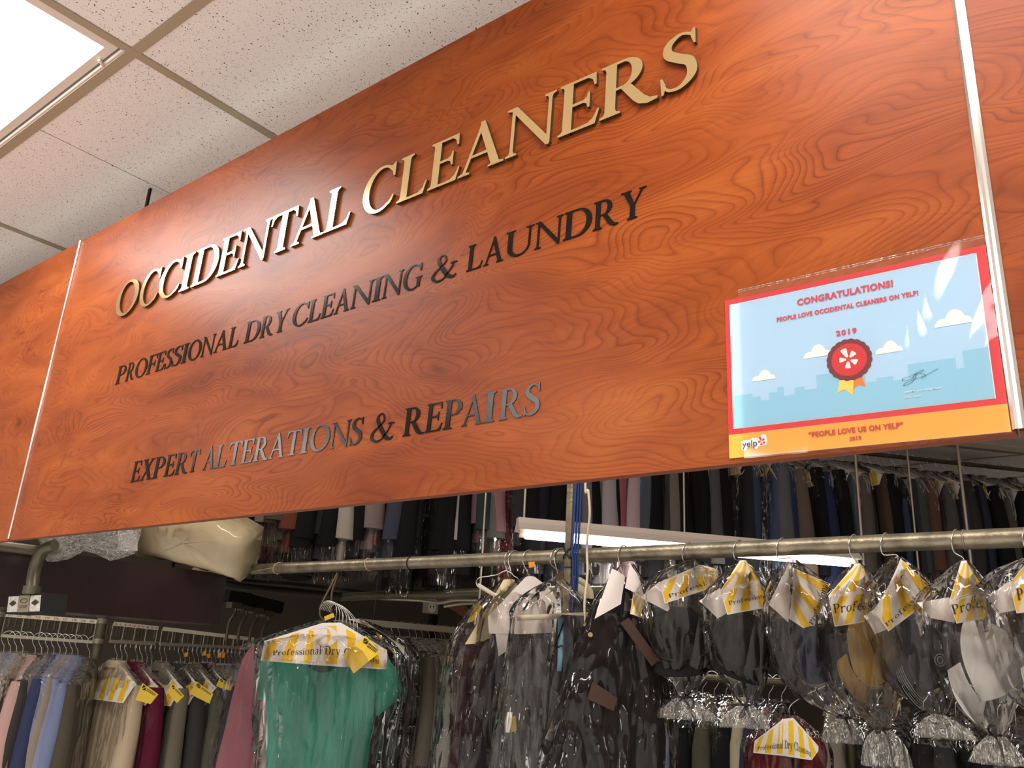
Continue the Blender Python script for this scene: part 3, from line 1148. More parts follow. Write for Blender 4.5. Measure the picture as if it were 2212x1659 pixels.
cx0, cx1, cb, cr, ct = -0.4316, -0.1238, 1.8608, 1.8908, 2.0751
mb.box((cx0, -0.0015, 0), (cx1, -0.0003, 1), ci['white'])
for i_ in range(8):
    p = mb.v[i_]
    p.z = cz(p.x, cb if p.z < 0.5 else ct)
rect(cx0, cb, cx1, cr, 'orange', 0)
rect(cx0, cr, cx1, ct, 'red', 0)
rect(-0.4252, 1.8978, -0.1333, 2.0678, 'white', 1)
rect(-0.4243, 1.8985, -0.1342, 2.0671, 'sky', 2)
# skyline of plain blocks
tops = [(-0.4243, -0.3985, 1.941), (-0.3985, -0.388, 1.936), (-0.388, -0.377, 1.930), (-0.377, -0.366, 1.9385), (-0.366, -0.3585, 1.944), (-0.3585, -0.345, 1.932), (-0.345, -0.333, 1.9405),
        (-0.333, -0.318, 1.936), (-0.318, -0.294, 1.9525), (-0.294, -0.262, 1.946), (-0.262, -0.25, 1.9345), (-0.25, -0.232, 1.938), (-0.232, -0.2155, 1.9325), (-0.2155, -0.167, 1.949),
        (-0.167, -0.159, 1.936), (-0.159, -0.1342, 1.9555)]
for a, b, t in tops:
    rect(a, 1.8985, b, t, 'teal', 3)


def cloud(xl, xr, z0, h):
    w = xr - xl
    def half(cx, r, ry):
        return [(cx + r * math.cos(R_(a)), z0 + ry * math.sin(R_(a))) for a in range(180, -1, -12)]
    lobes = [half(xl + w * 0.22, w * 0.22, h * 0.5), half(xl + w * 0.55, w * 0.29, h), half(xl + w * 0.83, w * 0.17, h * 0.45)]
    top = []
    for i in range(61):
        x = xl + w * i / 60
        zz = z0
        for c_, r_, ry_ in ((0.22, 0.22, 0.5), (0.55, 0.29, 1.0), (0.83, 0.17, 0.45)):
            d = (x - xl - w * c_) / (w * r_)
            if abs(d) < 1:
                zz = max(zz, z0 + ry_ * h * math.sqrt(1 - d * d))
        top.append((x, zz))
    flat([(xl, z0)] + top + [(xl + w, z0)], 'white', 4)


cloud(-0.3318, -0.2985, 1.9755, 0.0160)
cloud(-0.2484, -0.2182, 1.9665, 0.0145)
cloud(-0.3986, -0.3673, 1.9562, 0.0135)
cloud(-0.1837, -0.145, 1.9870, 0.0185)


def ptext(body, xl, xr, zl, h, mat, k=6, bold=0.0, sp=1.0):
    y = -0.0016 - 0.00018 * k
    put_text(mb, body, lambda u, v: V((xl + u * (xr - xl), y, cz(xl + u * (xr - xl), zl) + v * h)), ci[mat], bold, sp)


ptext('CONGRATULATIONS!', -0.3355, -0.2222, 2.0466, 0.0093, 'txt', bold=0.05, sp=1.1)
ptext('PEOPLE LOVE OCCIDENTAL CLEANERS ON YELP!', -0.3624, -0.1965, 2.0300, 0.0064, 'txt', bold=0.05, sp=1.12)
ptext('2019', -0.2910, -0.2672, 1.9970, 0.0074, 'txt', bold=0.05, sp=1.3)
ptext('\u201cPEOPLE LOVE US ON YELP\u201d', -0.3312, -0.2262, 1.8763, 0.0070, 'txt2', bold=0.045, sp=1.1)
ptext('2019', -0.2848, -0.2718, 1.8672, 0.0052, 'txt2', bold=0.04, sp=1.1)
ptext('JEREMY STOPPELMAN', -0.2222, -0.1838, 1.9152, 0.0027, 'pale', bold=0.03)
ptext('CEO, YELP', -0.2224, -0.2050, 1.9091, 0.0027, 'pale', bold=0.03)
# rosette
bx, bz = -0.2783, 1.9655
flat([(-0.2945, 1.9267), (-0.2860, 1.9300), (-0.2774, 1.9212), (-0.2740, 1.9450), (-0.2900, 1.9450)], 'yel', 5)
flat([(-0.2760, 1.9290), (-0.2700, 1.9330), (-0.2625, 1.9300), (-0.2665, 1.9480), (-0.2760, 1.9480)], 'or2', 4)
flat([(bx + 0.0252 * math.cos(a) * (1 + 0.045 * abs(math.sin(a * 10))), bz + 0.0252 * math.sin(a) * (1 + 0.045 * abs(math.sin(a * 10)))) for a in [2 * math.pi * i / 160 for i in range(160)]], 'mar', 6)
flat([(bx + 0.0203 * math.cos(a), bz + 0.0203 * math.sin(a)) for a in [2 * math.pi * i / 48 for i in range(48)]], 'disc', 7)


def burst(x, z, s, mat, k):
    for ang, r0, r1, w0, w1 in ((112, 0.16, 0.78, 0.07, 0.20), (48, 0.16, 0.58, 0.06, 0.20), (-30, 0.16, 0.58, 0.06, 0.20), (-98, 0.16, 0.60, 0.06, 0.19), (178, 0.14, 0.56, 0.06, 0.18)):
        c, sn = math.cos(R_(ang)), math.sin(R_(ang))
        q = [(r0, -w0), (r1 * 0.9, -w1), (r1, -w1 * 0.7), (r1 * 1.02, w1 * 0.7), (r1 * 0.93, w1), (r0, w0)]
        flat([(x + s * (a * c - b * sn), z + s * (a * sn + b * c)) for a, b in q], mat, k)


burst(bx - 0.0006, bz + 0.0005, 0.0185, 'white', 8)
# signature
sg = [(0.30, 0.62), (0.05, 0.55), (0.0, 0.42), (0.10, 0.32), (0.28, 0.45), (0.38, 0.75), (0.60, 0.92), (0.55, 0.80), (0.30, 0.66), (0.50, 0.70), (0.64, 0.55), (0.60, 0.42), (0.52, 0.46), (0.66, 0.52), (1.0, 0.86)]
sg2 = [(0.40, 0.72), (0.36, 0.45), (0.22, 0.12), (0.03, 0.0), (0.10, 0.18), (0.42, 0.40), (0.58, 0.34)]
for s_ in (sg, sg2):
    rb = ribbon(s_, [0.02] * len(s_), 70)
    glyph_mesh(mb, [rb], lambda x, y: V((-0.2225 + x * 0.038, -0.0029, 1.9215 + y * 0.0165)), None, ci['ink'])
# printed logo on the orange strip, white outline behind
ol = [(0.0, 0.62), (0.03, 0.52), (0.02, 0.1), (0.10, 0.0), (0.2, 0.06), (0.24, 0.22), (0.50, 0.24), (0.52, 0.05), (0.62, 0.03), (0.66, 0.20), (0.80, 0.20), (0.98, 0.28), (1.0, 0.60), (0.96, 0.98), (0.80, 1.02), (0.72, 0.80), (0.55, 0.82), (0.46, 0.88), (0.40, 0.74), (0.1, 0.72)]
flat([(-0.4158 + 0.0338 * a, 1.8685 + 0.0180 * b) for a, b in reversed(ol)], 'white', 2)
ptext('yelp', -0.4140, -0.3945, 1.8702, 0.0105, 'grey', 5, bold=0.012)
burst(-0.3888, 1.8778, 0.0078, 'disc', 5)
cert = mb.build('certificate', cert_m, origin=(cx0, 0, cb))
tri_fix(cert)
tag(cert, 'red-bordered blue award certificate with an orange bottom strip, taped to the wood sign', 'certificate')

mb = MB()
def slv(u, v):
    x = -0.4105 + u * 0.2885
    z = 1.8575 + v * 0.2265
    wv = 0.0005 * math.sin(v * 7 + 3 * u) * u + 0.0007 * math.sin(u * 26 - v * 11) * u * u
    return V((x + 0.0012 * math.sin(v * 60) * (u > 0.98), -0.0062 - 0.0015 * u + wv, cz(x, z)))
mb.grid(slv, 40, 40)
o = mb.build('plastic_sleeve', M['sleeve'], origin=(-0.4105, -0.006, 1.8575))
tag(o, 'clear plastic page sleeve over the award certificate, open zigzag edge at the top', 'sleeve')
sm = MB()
sm.tube([slv(i / 40, 1.0) for i in range(41)], 0.0006, 6)
sm.tube([slv(i / 40, 0.985) + V((0, -0.0008, 0.0008 * (i % 2))) for i in range(41)], 0.0004, 6)
sm.v = [p - V((-0.4105, -0.006, 1.8575)) for p in sm.v]
sm.build('zip_seal', M['film_milky'], o)

# ================================================================ workroom fittings behind the sign
PY, PZ, PR = 1.2, 1.932, 0.0215
pa, pb = V((-3.55, PY, PZ)), V((1.1, PY, PZ))
r = thing('hanging_pipe', 'long worn galvanised garment pipe running under the sign', 'pipe', pa)
mb = MB()
mb.tube([pa, at(2092, 1180, PY) * 1.0], PR, 24)
mb2 = MB()
jx = at(2085, 1180, PY).x
mb = MB()
mb.tube([pa, V((jx, PY, PZ))], PR, 24)
put(mb, 'pipe', M['steel'], r)
mb = MB()
mb.tube([V((jx, PY, PZ)), pb], PR * 1.04, 24)
put(mb, 'pipe', M['steel'], r)
mb = MB()
ring = []
for k in range(9):
    x = jx + 0.001 * math.sin(k * 5)
    ring.append(x)
mb.tube([V((jx + 0.0012 * math.sin(a * 9), PY + (PR + 0.001) * math.cos(a), PZ + (PR + 0.001) * math.sin(a))) for a in [2 * math.pi * i / 24 for i in range(24)]], 0.0022, 6, closed=True)
put(mb, 'weld_bead', M['steel'], r)
mb = MB()
wx = at(727, 1234, PY).x
mb.tube([V((wx, PY, PZ - PR - 0.004)), V((wx, PY, PZ - PR + 0.004)), V((wx, PY - 0.004, PZ - PR + 0.008))], [0.003, 0.008, 0.004], 10)
put(mb, 'weld_spot', M['brown_wire'], r)


def pipe_ring(px, name, mat, rad, label, cat, wob=0.0, tail=None):
    x = at(px, 1215, PY).x
    mb = MB()
    pts = [V((x + wob * math.sin(a * 1.0 + 0.6), PY + (PR + rad * 0.8) * math.cos(a), PZ + (PR + rad * 0.8) * math.sin(a))) for a in [2 * math.pi * i / 28 for i in range(28)]]
    mb.tube(pts, rad, 6, closed=True)
    if tail:
        mb.tube(spline([V((x, PY - PR - rad, PZ))] + [V(t) for t in tail], 14), rad * 0.8, 6)
    o = mb.build(name, mat, origin=(x, PY, PZ))
    tag(o, label, cat)
    return o


pipe_ring(889, 'tape_band', M['tape'], 0.0022, 'thin black band wrapped round the pipe, right of the string loops', 'band', 0.003)
pipe_ring(603, 'string_loop', M['string'], 0.0016, 'tan string knotted round the left part of the pipe with one end pulled left', 'string', 0.006,
          [at(560, 1232, PY - 0.03), at(520, 1244, PY - 0.02)])
pipe_ring(797, 'string_loop', M['string'], 0.0016, 'pale string tied round the pipe just right of the brown hook', 'string', -0.006)

# vertical steel pole with its cables
pole_t, pole_b = at(1236, 1020, 1.145), at(1219, 1480, 1.145)
px_, py_ = (pole_t.x + pole_b.x) / 2, 1.145
mb = MB()
mb.tube([(px_, py_, 0), (px_, py_, ZC)], 0.0135, 20)
o = mb.build('steel_pole', M['steel'], origin=(px_, py_, 0))
tag(o, 'vertical round steel pole in front of the garment pipe', 'pole')
pole = o
mb = MB()
zc_ = PZ
for s1, s2 in ((1, 1), (1, -1)):
    mb.tube(spline([(px_ - 0.019, py_ + 0.02, zc_ + s1 * s2 * 0.018), (px_ - 0.012, py_ - 0.012, zc_ + s1 * s2 * 0.014), (px_, py_ - 0.0165, zc_), (px_ + 0.012, py_ - 0.012, zc_ - s1 * s2 * 0.014), (px_ + 0.019, py_ + 0.02, zc_ - s1 * s2 * 0.018)], 20), 0.0028, 6)
tag(mb.build('tape_cross', M['tape'], origin=(px_, py_, zc_)), 'black tape crossed in an X lashing the steel pole to the pipe', 'tape')
for k, (zz, lab) in enumerate(((PZ - 0.042, 'narrow black tie round the steel pole just under the pipe'), (1.67, 'narrow black tie round the steel pole low down among the bags'))):
    mb = MB()
    mb.tube([(px_ + 0.0145 * math.cos(a), py_ + 0.0145 * math.sin(a), zz) for a in [2 * math.pi * i / 20 for i in range(20)]], 0.0022, 6, closed=True)
    tag(mb.build('cable_tie', M['tape'], origin=(px_, py_, zz)), lab, 'cable tie')
for k, (dx, dy, lab) in enumerate(((0.0185, -0.006, 'front strand'), (0.0225, 0.001, 'middle strand'), (0.0265, 0.007, 'rear strand'))):
    mb = MB()
    mb.tube(spline([(px_ + dx + 0.010, py_ + dy, ZC), (px_ + dx + 0.007, py_ + dy, 2.3), (px_ + dx + 0.002 * k, py_ + dy - 0.004, PZ + 0.03), (px_ + dx, py_ + dy - 0.008, PZ), (px_ + dx + 0.002, py_ + dy, PZ - 0.05),
                    (px_ + dx - 0.006, py_ + dy, 1.6), (px_ + dx - 0.008, py_ + dy, 0.9), (px_ + dx, py_ + dy, 0.0)], 60), 0.0034, 8)
    o = mb.build('blue_cable', M['blue_cable'], origin=(px_ + dx, py_ + dy, 0))
    tag(o, 'blue cable running down beside the steel pole, %s of three' % lab, 'cable', 'blue cables beside the pole')
mb = MB()
cpts = [at(1266, 1010, 1.10), at(1271, 1060, 1.10), at(1274, 1110, 1.1), at(1269, 1160, 1.12), at(1268, 1190, 1.14), at(1269, 1240, 1.12), at(1263, 1300, 1.1), at(1264, 1340, 1.1), at(1268, 1372, 1.1)]
cpts = [V((cpts[0].x + 0.02, 1.12, ZC))] + cpts
mb.tube(spline(cpts, 70), 0.0036, 8)
o = mb.build('loose_cable', M['cream_cord'], origin=cpts[-1])
tag(o, 'thin off-white cord dangling in front of the pipe right of the pole', 'cord')

# fluorescent strip fixture between the pipe and the far rack
FA, FB = V((-2.34, 2.0, 2.2)), V((-1.27, 3.31, 2.2))
fd = (FB - FA).normalized()
fs = fd.cross(ZUP).normalized()
r = thing('fluorescent_fixture', 'lit fluorescent strip fixture hanging beyond the pipe', 'light fixture', FA)
mb = MB()
hz = [(-0.055, 0.0), (-0.055, -0.012), (-0.028, -0.028), (-0.025, 0.028), (0.025, 0.028), (0.028, -0.028), (0.055, -0.012), (0.055, 0.0)]
prof = [(-0.058, -0.022), (-0.05, -0.018), (-0.024, 0.012), (-0.024, 0.035), (0.024, 0.035), (0.024, 0.012), (0.05, -0.018), (0.058, -0.022)]
mb.loft([[P + fs * a + ZUP * b for a, b in prof] for P in (FA, FB)], closed=True, cap0=True, cap1=True, smooth=False)
put(mb, 'housing', M['light_frame'], r)
mid = (FA + FB) / 2
for A, B in ((FA + fd * 0.04, mid - fd * 0.02), (mid + fd * 0.02, FB - fd * 0.03)):
    mb = MB()
    mb.tube([A - ZUP * 0.038, B - ZUP * 0.038], 0.019, 14)
    put(mb, 'tube', M['tube_glow'], r)
for P in (FA + fd * 0.025, mid, FB - fd * 0.012):
    mb = MB()
    mb.beam(P - fd * 0.014 - ZUP * 0.034, P + fd * 0.014 - ZUP * 0.034, 0.02, 0.036)
    put(mb, 'lamp_holder', M['white_plastic'], r)
area('fixture_glow', tuple(mid - ZUP * 0.075), 0.05, 1.5, 9, rot=(0, 0, math.atan2(fd.y, fd.x) - math.pi / 2))

# rods that hang the fixture and the racks
RK0, RKD = V((-3.39, 1.51, 0)), V((0.6553, 0.7553, 0)).normalized()
RKN = V((RKD.y, -RKD.x, 0))             # towards the shop
rods = [(1128, 1090, 0.008, FA + fd * 0.03, 'thin rod holding the left end of the fluorescent fixture'),
        (1470, 1090, 0.0065, FA + fd * 0.80, 'thin rod holding the middle of the fluorescent fixture')]
for px, py, rad, P, lab in rods:
    mb = MB()
    z0 = 2.20
    Q = V((P.x, P.y, z0 + 0.03))
    mb.tube([Q, (Q.x, Q.y, ZC)], rad * 0.75, 8)
    tag(mb.build('hanger_rod', M['rod'], origin=Q), lab, 'rod', 'rods hanging from the workroom ceiling')
for px, py, zlow, rad, lab in ((1044, 1110, 1.62, 0.005, 'slim rod left of the lit fixture, passing behind the pipe'),
                              (1866, 1060, 1.6, 0.0075, 'leftmost of the three pale rods at the right, behind the bagged caps'),
                              (1981, 1060, 1.6, 0.0055, 'middle and thinnest of the three pale rods at the right'),
                              (2100, 1060, 1.6, 0.009, 'rightmost and thickest of the three pale rods at the right')):
    P = on_line(px, 2.15, RK0 + RKN * 0.36, RKD)
    mb = MB()
    mb.tube([(P.x, P.y, zlow), (P.x, P.y, ZC)], rad, 8)
    tag(mb.build('hanger_rod', M['rod'], origin=(P.x, P.y, zlow)), lab, 'rod', 'rods hanging from the workroom ceiling')

# far rack rail
RA, RB = RK0 - RKD * 0.5, RK0 + RKD * 5.4
r = thing('overhead_rail', 'overhead rail carrying the far row of bagged clothes, partly behind the sign', 'rail', V((RA.x, RA.y, 2.86)))
mb = MB()
mb.tube([V((RA.x, RA.y, 2.845)), V((RB.x, RB.y, 2.845))], 0.012, 12)
put(mb, 'rail', M['dull_pipe'], r)
mb = MB()
a, b = RA + RKN * 0.30, RB + RKN * 0.30
mb.beam(V((a.x, a.y, 2.86)), V((b.x, b.y, 2.86)), 0.04, 0.025)
put(mb, 'channel', M['rod'], r)

# dark wooden bulkhead at the left and the pendant control box in front of it
SX = -3.2
mb = MB()
mb.box((SX - 0.30, 0.05, 1.700), (SX, 1.135, 1.905))
o = mb.build('dark_bulkhead', M['soffit'], origin=(SX, 0.6, 1.70))
tag(o, 'dark brown glossy wooden box beam under the left part of the sign', 'bulkhead')
for y in (0.3, 1.0):
    mb = MB()
    mb.tube([(SX - 0.2, y, 1.90), (SX - 0.2, y, ZC)], 0.008, 8)
    mb.build('hanger_strap', M['dark_pipe'], o).location = (-SX, -0.6, -1.70)

cbY = 0.2
def cbx(px, py, off=0.0):
    return at(px, py, cbY, off)
r = thing('control_box', 'small black push-button box with two white faces hanging on a bent conduit at the left', 'control box', cbx(55, 1305))
mb = MB()
path = [cbx(-60, 1178), cbx(20, 1185), cbx(60, 1183), cbx(84, 1186), cbx(96, 1196)]
cond = spline([cbx(118, 1178, -0.02), cbx(104, 1182), cbx(90, 1194), cbx(79, 1216), cbx(72, 1245), cbx(69, 1275)], 24)
mb.tube(cond, 0.0185, 14)
mb.tube([cond[-1] + V((0, 0, 0.012)), cond[-1] - V((0, 0, 0.012))], 0.026, 12)
put(mb, 'conduit', M['dull_pipe'], r)
c4 = [cbx(13, 1324), cbx(89, 1322), cbx(93, 1283), cbx(18, 1287)]
u_ = (c4[1] - c4[0])
nrm = u_.cross(c4[3] - c4[0]).normalized()
if nrm.dot(CAM - c4[0]) < 0:
    nrm = -nrm
def cm(u, v, d=0.0):
    return c4[0] * (1 - u) * (1 - v) + c4[1] * u * (1 - v) + c4[2] * u * v + c4[3] * (1 - u) * v + nrm * d
mb = MB()
f_ = [cm(-0.03, -0.06), cm(1.03, -0.06), cm(1.03, 1.06), cm(-0.03, 1.06)]
bk = [p - nrm * 0.05 + RH * 0.02 for p in f_]
mb.add(f_ + bk, [(0, 1, 2, 3), (7, 6, 5, 4), (0, 4, 5, 1), (1, 5, 6, 2), (2, 6, 7, 3), (3, 7, 4, 0)])
put(mb, 'case', M['black'], r)
def patch(u0, u1, v0, v1, d=0.0012):
    return [cm(u0, v0, d), cm(u1, v0, d), cm(u1, v1, d), cm(u0, v1, d)]
for a, b, wide in ((0.03, 0.335, 0), (0.67, 0.965, 1)):
    mb = MB()
    mb.add(patch(a, b, 0.04, 0.94), [(0, 1, 2, 3)])
    cx_, w_ = (a + b) / 2, (b - a)
    mb.add([cm(cx_ - w_ * 0.38, 0.52, 0.002), cm(cx_, 0.36, 0.002), cm(cx_ + w_ * 0.38, 0.55, 0.002), cm(cx_, 0.72, 0.002)], [(0, 1, 2, 3)], 1)
    put(mb, 'push_button', [M['mottled'], M['ink']], r)
mb = MB()
mb.add(patch(0.345, 0.655, 0.02, 0.97), [(0, 1, 2, 3)])
mb.tube([cm(0.5 + 0.1 * math.cos(a), 0.66 + 0.12 * math.sin(a), 0.002) for a in [2 * math.pi * i / 16 for i in range(16)]], 0.0009, 4, 1, closed=True)
put_text(mb, 'STOP', lambda u, v: cm(0.40 + 0.2 * u, 0.24 + 0.16 * v, 0.002), 1)
put(mb, 'label_plate', [M['grey_label'], M['ink']], r)
mb = MB()
mb.tube([atx(-60, 1172, SX + 0.06), atx(130, 1196, SX + 0.06)], 0.018, 12)
o = mb.build('conduit', M['dull_pipe'], origin=atx(60, 1190, SX + 0.06))
tag(o, 'grey-green conduit along the top of the dark wooden beam at the left', 'conduit')

# left conveyor: numbered frames on a rail
L0, LD = V((-4.24, 0.72, 0)), V((0.44, 0.90, 0)).normalized()
ZR0, ZR1 = 1.607, 1.707
def lp(px, z, e=0.0):
    P = on_line(px, z, L0, LD)
    return P - LD.cross(ZUP) * -e
def lpx(px, pyt):
    P = on_line(px, 1.65, L0, LD)
    d = depth(P)
    z = 1.6
    lo, hi = 1.0, 2.2
    for _ in range(40):
        z = (lo + hi) / 2
        if proj(V((P.x, P.y, z)))[1] > pyt:
            lo = z
        else:
            hi = z
    return V((P.x, P.y, z))
LN = V((LD.y, -LD.x, 0))
def frame_unit(pxa, pxb, ya, yb, za, zb, label, nums, npl):
    A, B = lpx(pxa, ya), lpx(pxb, yb)
    Ab, Bb = lpx(pxa, za), lpx(pxb, zb)
    r = thing('numbered_rack', label, 'conveyor rack', A)
    mb = MB()
    d = (B - A).normalized()
    mb.beam(Ab, Bb, 0.012, 0.014)
    for k in range(npl + 1):
        t = k / npl
        mb.tube([A.lerp(B, t), Ab.lerp(Bb, t)], 0.0028, 6)
    put(mb, 'frame', M['rod'], r)
    mb = MB()
    mb.beam(A + LN * 0.006, B + LN * 0.006, 0.003, 0.018)
    if nums:
        for k, s in enumerate(nums):
            t0, t1 = (k + 0.2) / len(nums), (k + 0.72) / len(nums)
            put_text(mb, s, lambda u, v: A.lerp(B, t0 + (t1 - t0) * u) + LN * 0.0085 + ZUP * (-0.005 + 0.009 * v), 1)
    put(mb, 'number_strip', [M['plate'], M['ink']], r)
    mb = MB()
    for k in range(14):
        P = A.lerp(B, (k + 0.5) / 14) - LN * 0.10
        mb.tube([P - ZUP * 0.008, P - ZUP * 0.05], 0.006, 6)
    put(mb, 'roller', M['dull_pipe'], r)
    return r
frame_unit(8, 206, 1328, 1343, 1373, 1387, 'first numbered conveyor frame, white strip reading 572 to 580', ['571', '572', '573', '574', '575', '576', '577', '578', '579', '580'], 5)
L0b, LDb = L0 + LD * ((on_line(232, 1.65, L0, LD) - V((L0.x, L0.y, 1.65))).length), V((0.03, 1.0, 0)).normalized()
_keep = (L0, LD, LN)
L0, LD = L0b, LDb
LN = V((LD.y, -LD.x, 0))
frame_unit(238, 342, 1347, 1357, 1385, 1391, 'second numbered conveyor frame, right of the round post, with tiny printed numbers', ['581', '582', '583', '584', '585', '586', '587', '588', '589', '590'], 4)
frame_unit(352, 548, 1358, 1381, 1391, 1400, 'farthest numbered conveyor frame, running back behind the hanger hooks', None, 9)
LB = (L0, LD, LN)
L0, LD, LN = _keep
for px, lab in ((216, 'round grey post between the numbered conveyor frames'), (0, 'round grey post at the left edge of the picture')):
    P = on_line(px, 1.65, L0, LD)
    r = thing('conveyor_post', lab, 'post', (P.x, P.y, 0))
    mb = MB()
    mb.tube([V((P.x, P.y, 0)), V((P.x, P.y, 1.72))], 0.021, 14)
    put(mb, 'post', M['dull_pipe'], r)
    mb = MB()
    for z in (1.60, 1.69):
        mb.tube([V((P.x, P.y, z)), V((P.x, P.y, z + 0.022))], 0.026, 14)
    put(mb, 'collar', M['steel'], r)

# hooks of the upper chain at the end of the dark beam
for k in range(4):
    P = atx(498 + 24 * k, 1322 + 6 * k, -3.9)
    mb = MB()
    mb.tube(spline([P + V((0, 0, 0.03)), P + V((0.0, 0.02, 0.03)), P + V((0, 0.03, 0.0)), P + V((0, 0.012, -0.03)), P + V((0, 0.0, -0.06)), P + V((0, 0.0, -0.14))], 16), 0.0075, 8)
    mb.beam(P + V((0, -0.015, 0.035)), P + V((0, 0.045, 0.035)), 0.05, 0.03)
    tag(mb.build('chain_hook', M['dull_pipe'], origin=P), '%s conveyor chain hook counted from the dark wooden beam' % ['first', 'second', 'third', 'fourth'][k], 'hook', 'chain hooks beside the dark beam')

ca, cb_ = atx(485, 1318, -3.9) + V((0, 0.0, 0.075)), atx(585, 1343, -3.9) + V((0, 0.05, 0.075))
mb = MB()
mb.beam(ca, cb_, 0.05, 0.06)
mb.tube([ca.lerp(cb_, 0.4), V((*ca.lerp(cb_, 0.4).xy, ZC))], 0.008, 8)
tag(mb.build('chain_track', M['black'], origin=ca), 'short dark track carrying the chain hooks beside the dark wooden beam', 'track')
# bent rails of a second conveyor further back
def tubes(name, pts, rad, mat, label, cat='rail', n=14, smooth=30):
    mb = MB()
    mb.tube(spline(pts, smooth), rad, n)
    o = mb.build(name, mat, origin=pts[0])
    return tag(o, label, cat)
BX = lambda px, py, dpt: CAM + ray(px, py) * dpt
tubes('track_rail', [BX(430, 1250, 3.9), BX(520, 1268, 4.0), BX(620, 1277, 4.15), BX(740, 1289, 4.3)], 0.022, M['dark_pipe'], 'lower of the two dark parallel rails behind the brown hook')
tubes('track_rail', [BX(430, 1238, 4.05), BX(520, 1254, 4.2), BX(640, 1264, 4.4), BX(790, 1281, 4.6), BX(805, 1283, 4.65)], 0.016, M['dark_pipe'], 'upper of the two dark parallel rails behind the brown hook')
tubes('track_rail', [BX(738, 1290, 4.3), BX(850, 1285, 4.1), BX(950, 1284, 3.95), BX(1060, 1279, 3.8), BX(1200, 1276, 3.65), BX(1330, 1277, 3.5), BX(1460, 1273, 3.4), BX(1680, 1278, 3.2)], 0.021, M['dull_pipe'], 'grey-brown rail crossing behind the black post and the bags')
tubes('conduit', [BX(800, 1291, 4.5), BX(910, 1297, 4.4), BX(950, 1302, 4.35), BX(985, 1296, 4.3), BX(1060, 1296, 4.2)], 0.009, M['rod'], 'thin grey conduit bending behind the outlet box', 'conduit')
tubes('conduit', [BX(960, 1310, 4.35), BX(1000, 1304, 4.3), BX(1060, 1303, 4.2)], 0.008, M['rod'], 'short grey conduit just under the bent one', 'conduit')
P = BX(940, 1280, 5.7)
mb = MB()
mb.tube([V((P.x, P.y, 0)), V((P.x, P.y, 2.2))], 0.033, 12)
tag(mb.build('black_post', M['black'], origin=(P.x, P.y, 0)), 'black vertical post behind the pipe carrying an outlet box', 'post')
r = thing('outlet_box', 'grey outlet box fixed to the black post', 'outlet box', BX(928, 1309, 5.58))
q = [BX(912, 1324, 5.58), BX(945, 1327, 5.58), BX(947, 1295, 5.58), BX(915, 1292, 5.58)]
mb = MB()
bk = [p + FW * 0.05 for p in q]
mb.add(q + bk, [(0, 1, 2, 3), (7, 6, 5, 4), (0, 4, 5, 1), (1, 5, 6, 2), (2, 6, 7, 3), (3, 7, 4, 0)])
put(mb, 'box', M['rod'], r)
def oq(u, v):
    return q[0] * (1 - u) * (1 - v) + q[1] * u * (1 - v) + q[2] * u * v + q[3] * (1 - u) * v - FW * 0.002
mb = MB()
mb.add([oq(0.62 + 0.26 * math.cos(a), 0.42 + 0.34 * math.sin(a)) for a in [2 * math.pi * i / 18 for i in range(18)]], [tuple(range(18))])
for du in (-0.10, 0.10):
    mb.add([oq(0.62 + du - 0.03, 0.38) - FW * 0.001, oq(0.62 + du + 0.03, 0.38) - FW * 0.001, oq(0.62 + du + 0.03, 0.58) - FW * 0.001, oq(0.62 + du - 0.03, 0.58) - FW * 0.001], [(0, 1, 2, 3)], 1)
put(mb, 'socket', [M['white_plastic'], M['ink']], r)
mb = MB()
mb.beam(BX(926, 1273, 5.62), BX(1040, 1345, 5.0), 0.025, 0.055)
tag(mb.build('wooden_slat', M['brown_wood'], origin=BX(926, 1273, 5.62)), 'brown wooden slat slanting down beside the outlet box', 'slat')

# brown hook under the pipe
hx = at(727, 1240, PY)
mb = MB()
HB = [at(729, 1237, PY), at(718, 1260, PY - 0.02), at(702, 1290, PY - 0.05), at(692, 1312, PY - 0.07), at(692, 1330, PY - 0.08), at(702, 1340, PY - 0.09), at(714, 1333, PY - 0.09), at(716, 1310, PY - 0.06), at(717, 1280, PY - 0.03), at(724, 1256, PY - 0.01), at(731, 1236, PY)]
mb.tube(spline(HB, 60), 0.0042, 8)
o = mb.build('pipe_hook', M['brown_wire'], origin=hx)
tag(o, 'long brown wire hook hanging from the pipe and holding the green blouse bundle', 'hook')
BH = at(703, 1338, PY - 0.09)

# ================================================================ garments in polythene
RNG = random.Random(7)


def nz(x, y, z, s=0):
    return noise.noise(V((x + s * 7.13, y - s * 3.7, z + s * 1.91)))


def lens(z, tab):
    for (a, va), (b, vb) in zip(tab, tab[1:]):
        if b <= z <= a:
            t = (a - z) / (a - b) if a != b else 0
            t = t * t * (3 - 2 * t) if abs(va - vb) > 1e-6 else t
            return va + (vb - va) * t
    return tab[-1][1] if z < tab[-1][0] else tab[0][1]


def ring(z, hw, ht, n, seed, fold, cx=0.0, cy=0.0, pw=2.6):
    out = []
    for k in range(n):
        a = 2 * math.pi * k / n
        c, s = math.cos(a), math.sin(a)
        x = math.copysign(abs(c) ** (2 / pw), c) * hw
        y = math.copysign(abs(s) ** (2 / pw), s) * ht
        f = 1 + fold * nz(c * 2.6, s * 2.6, z * 1.3, seed) + fold * 0.6 * math.sin(a * 7 + seed + z * 2)
        out.append(V((cx + x, cy + y * f + fold * 0.02 * math.sin(a * 5 + seed), z)))
    return out


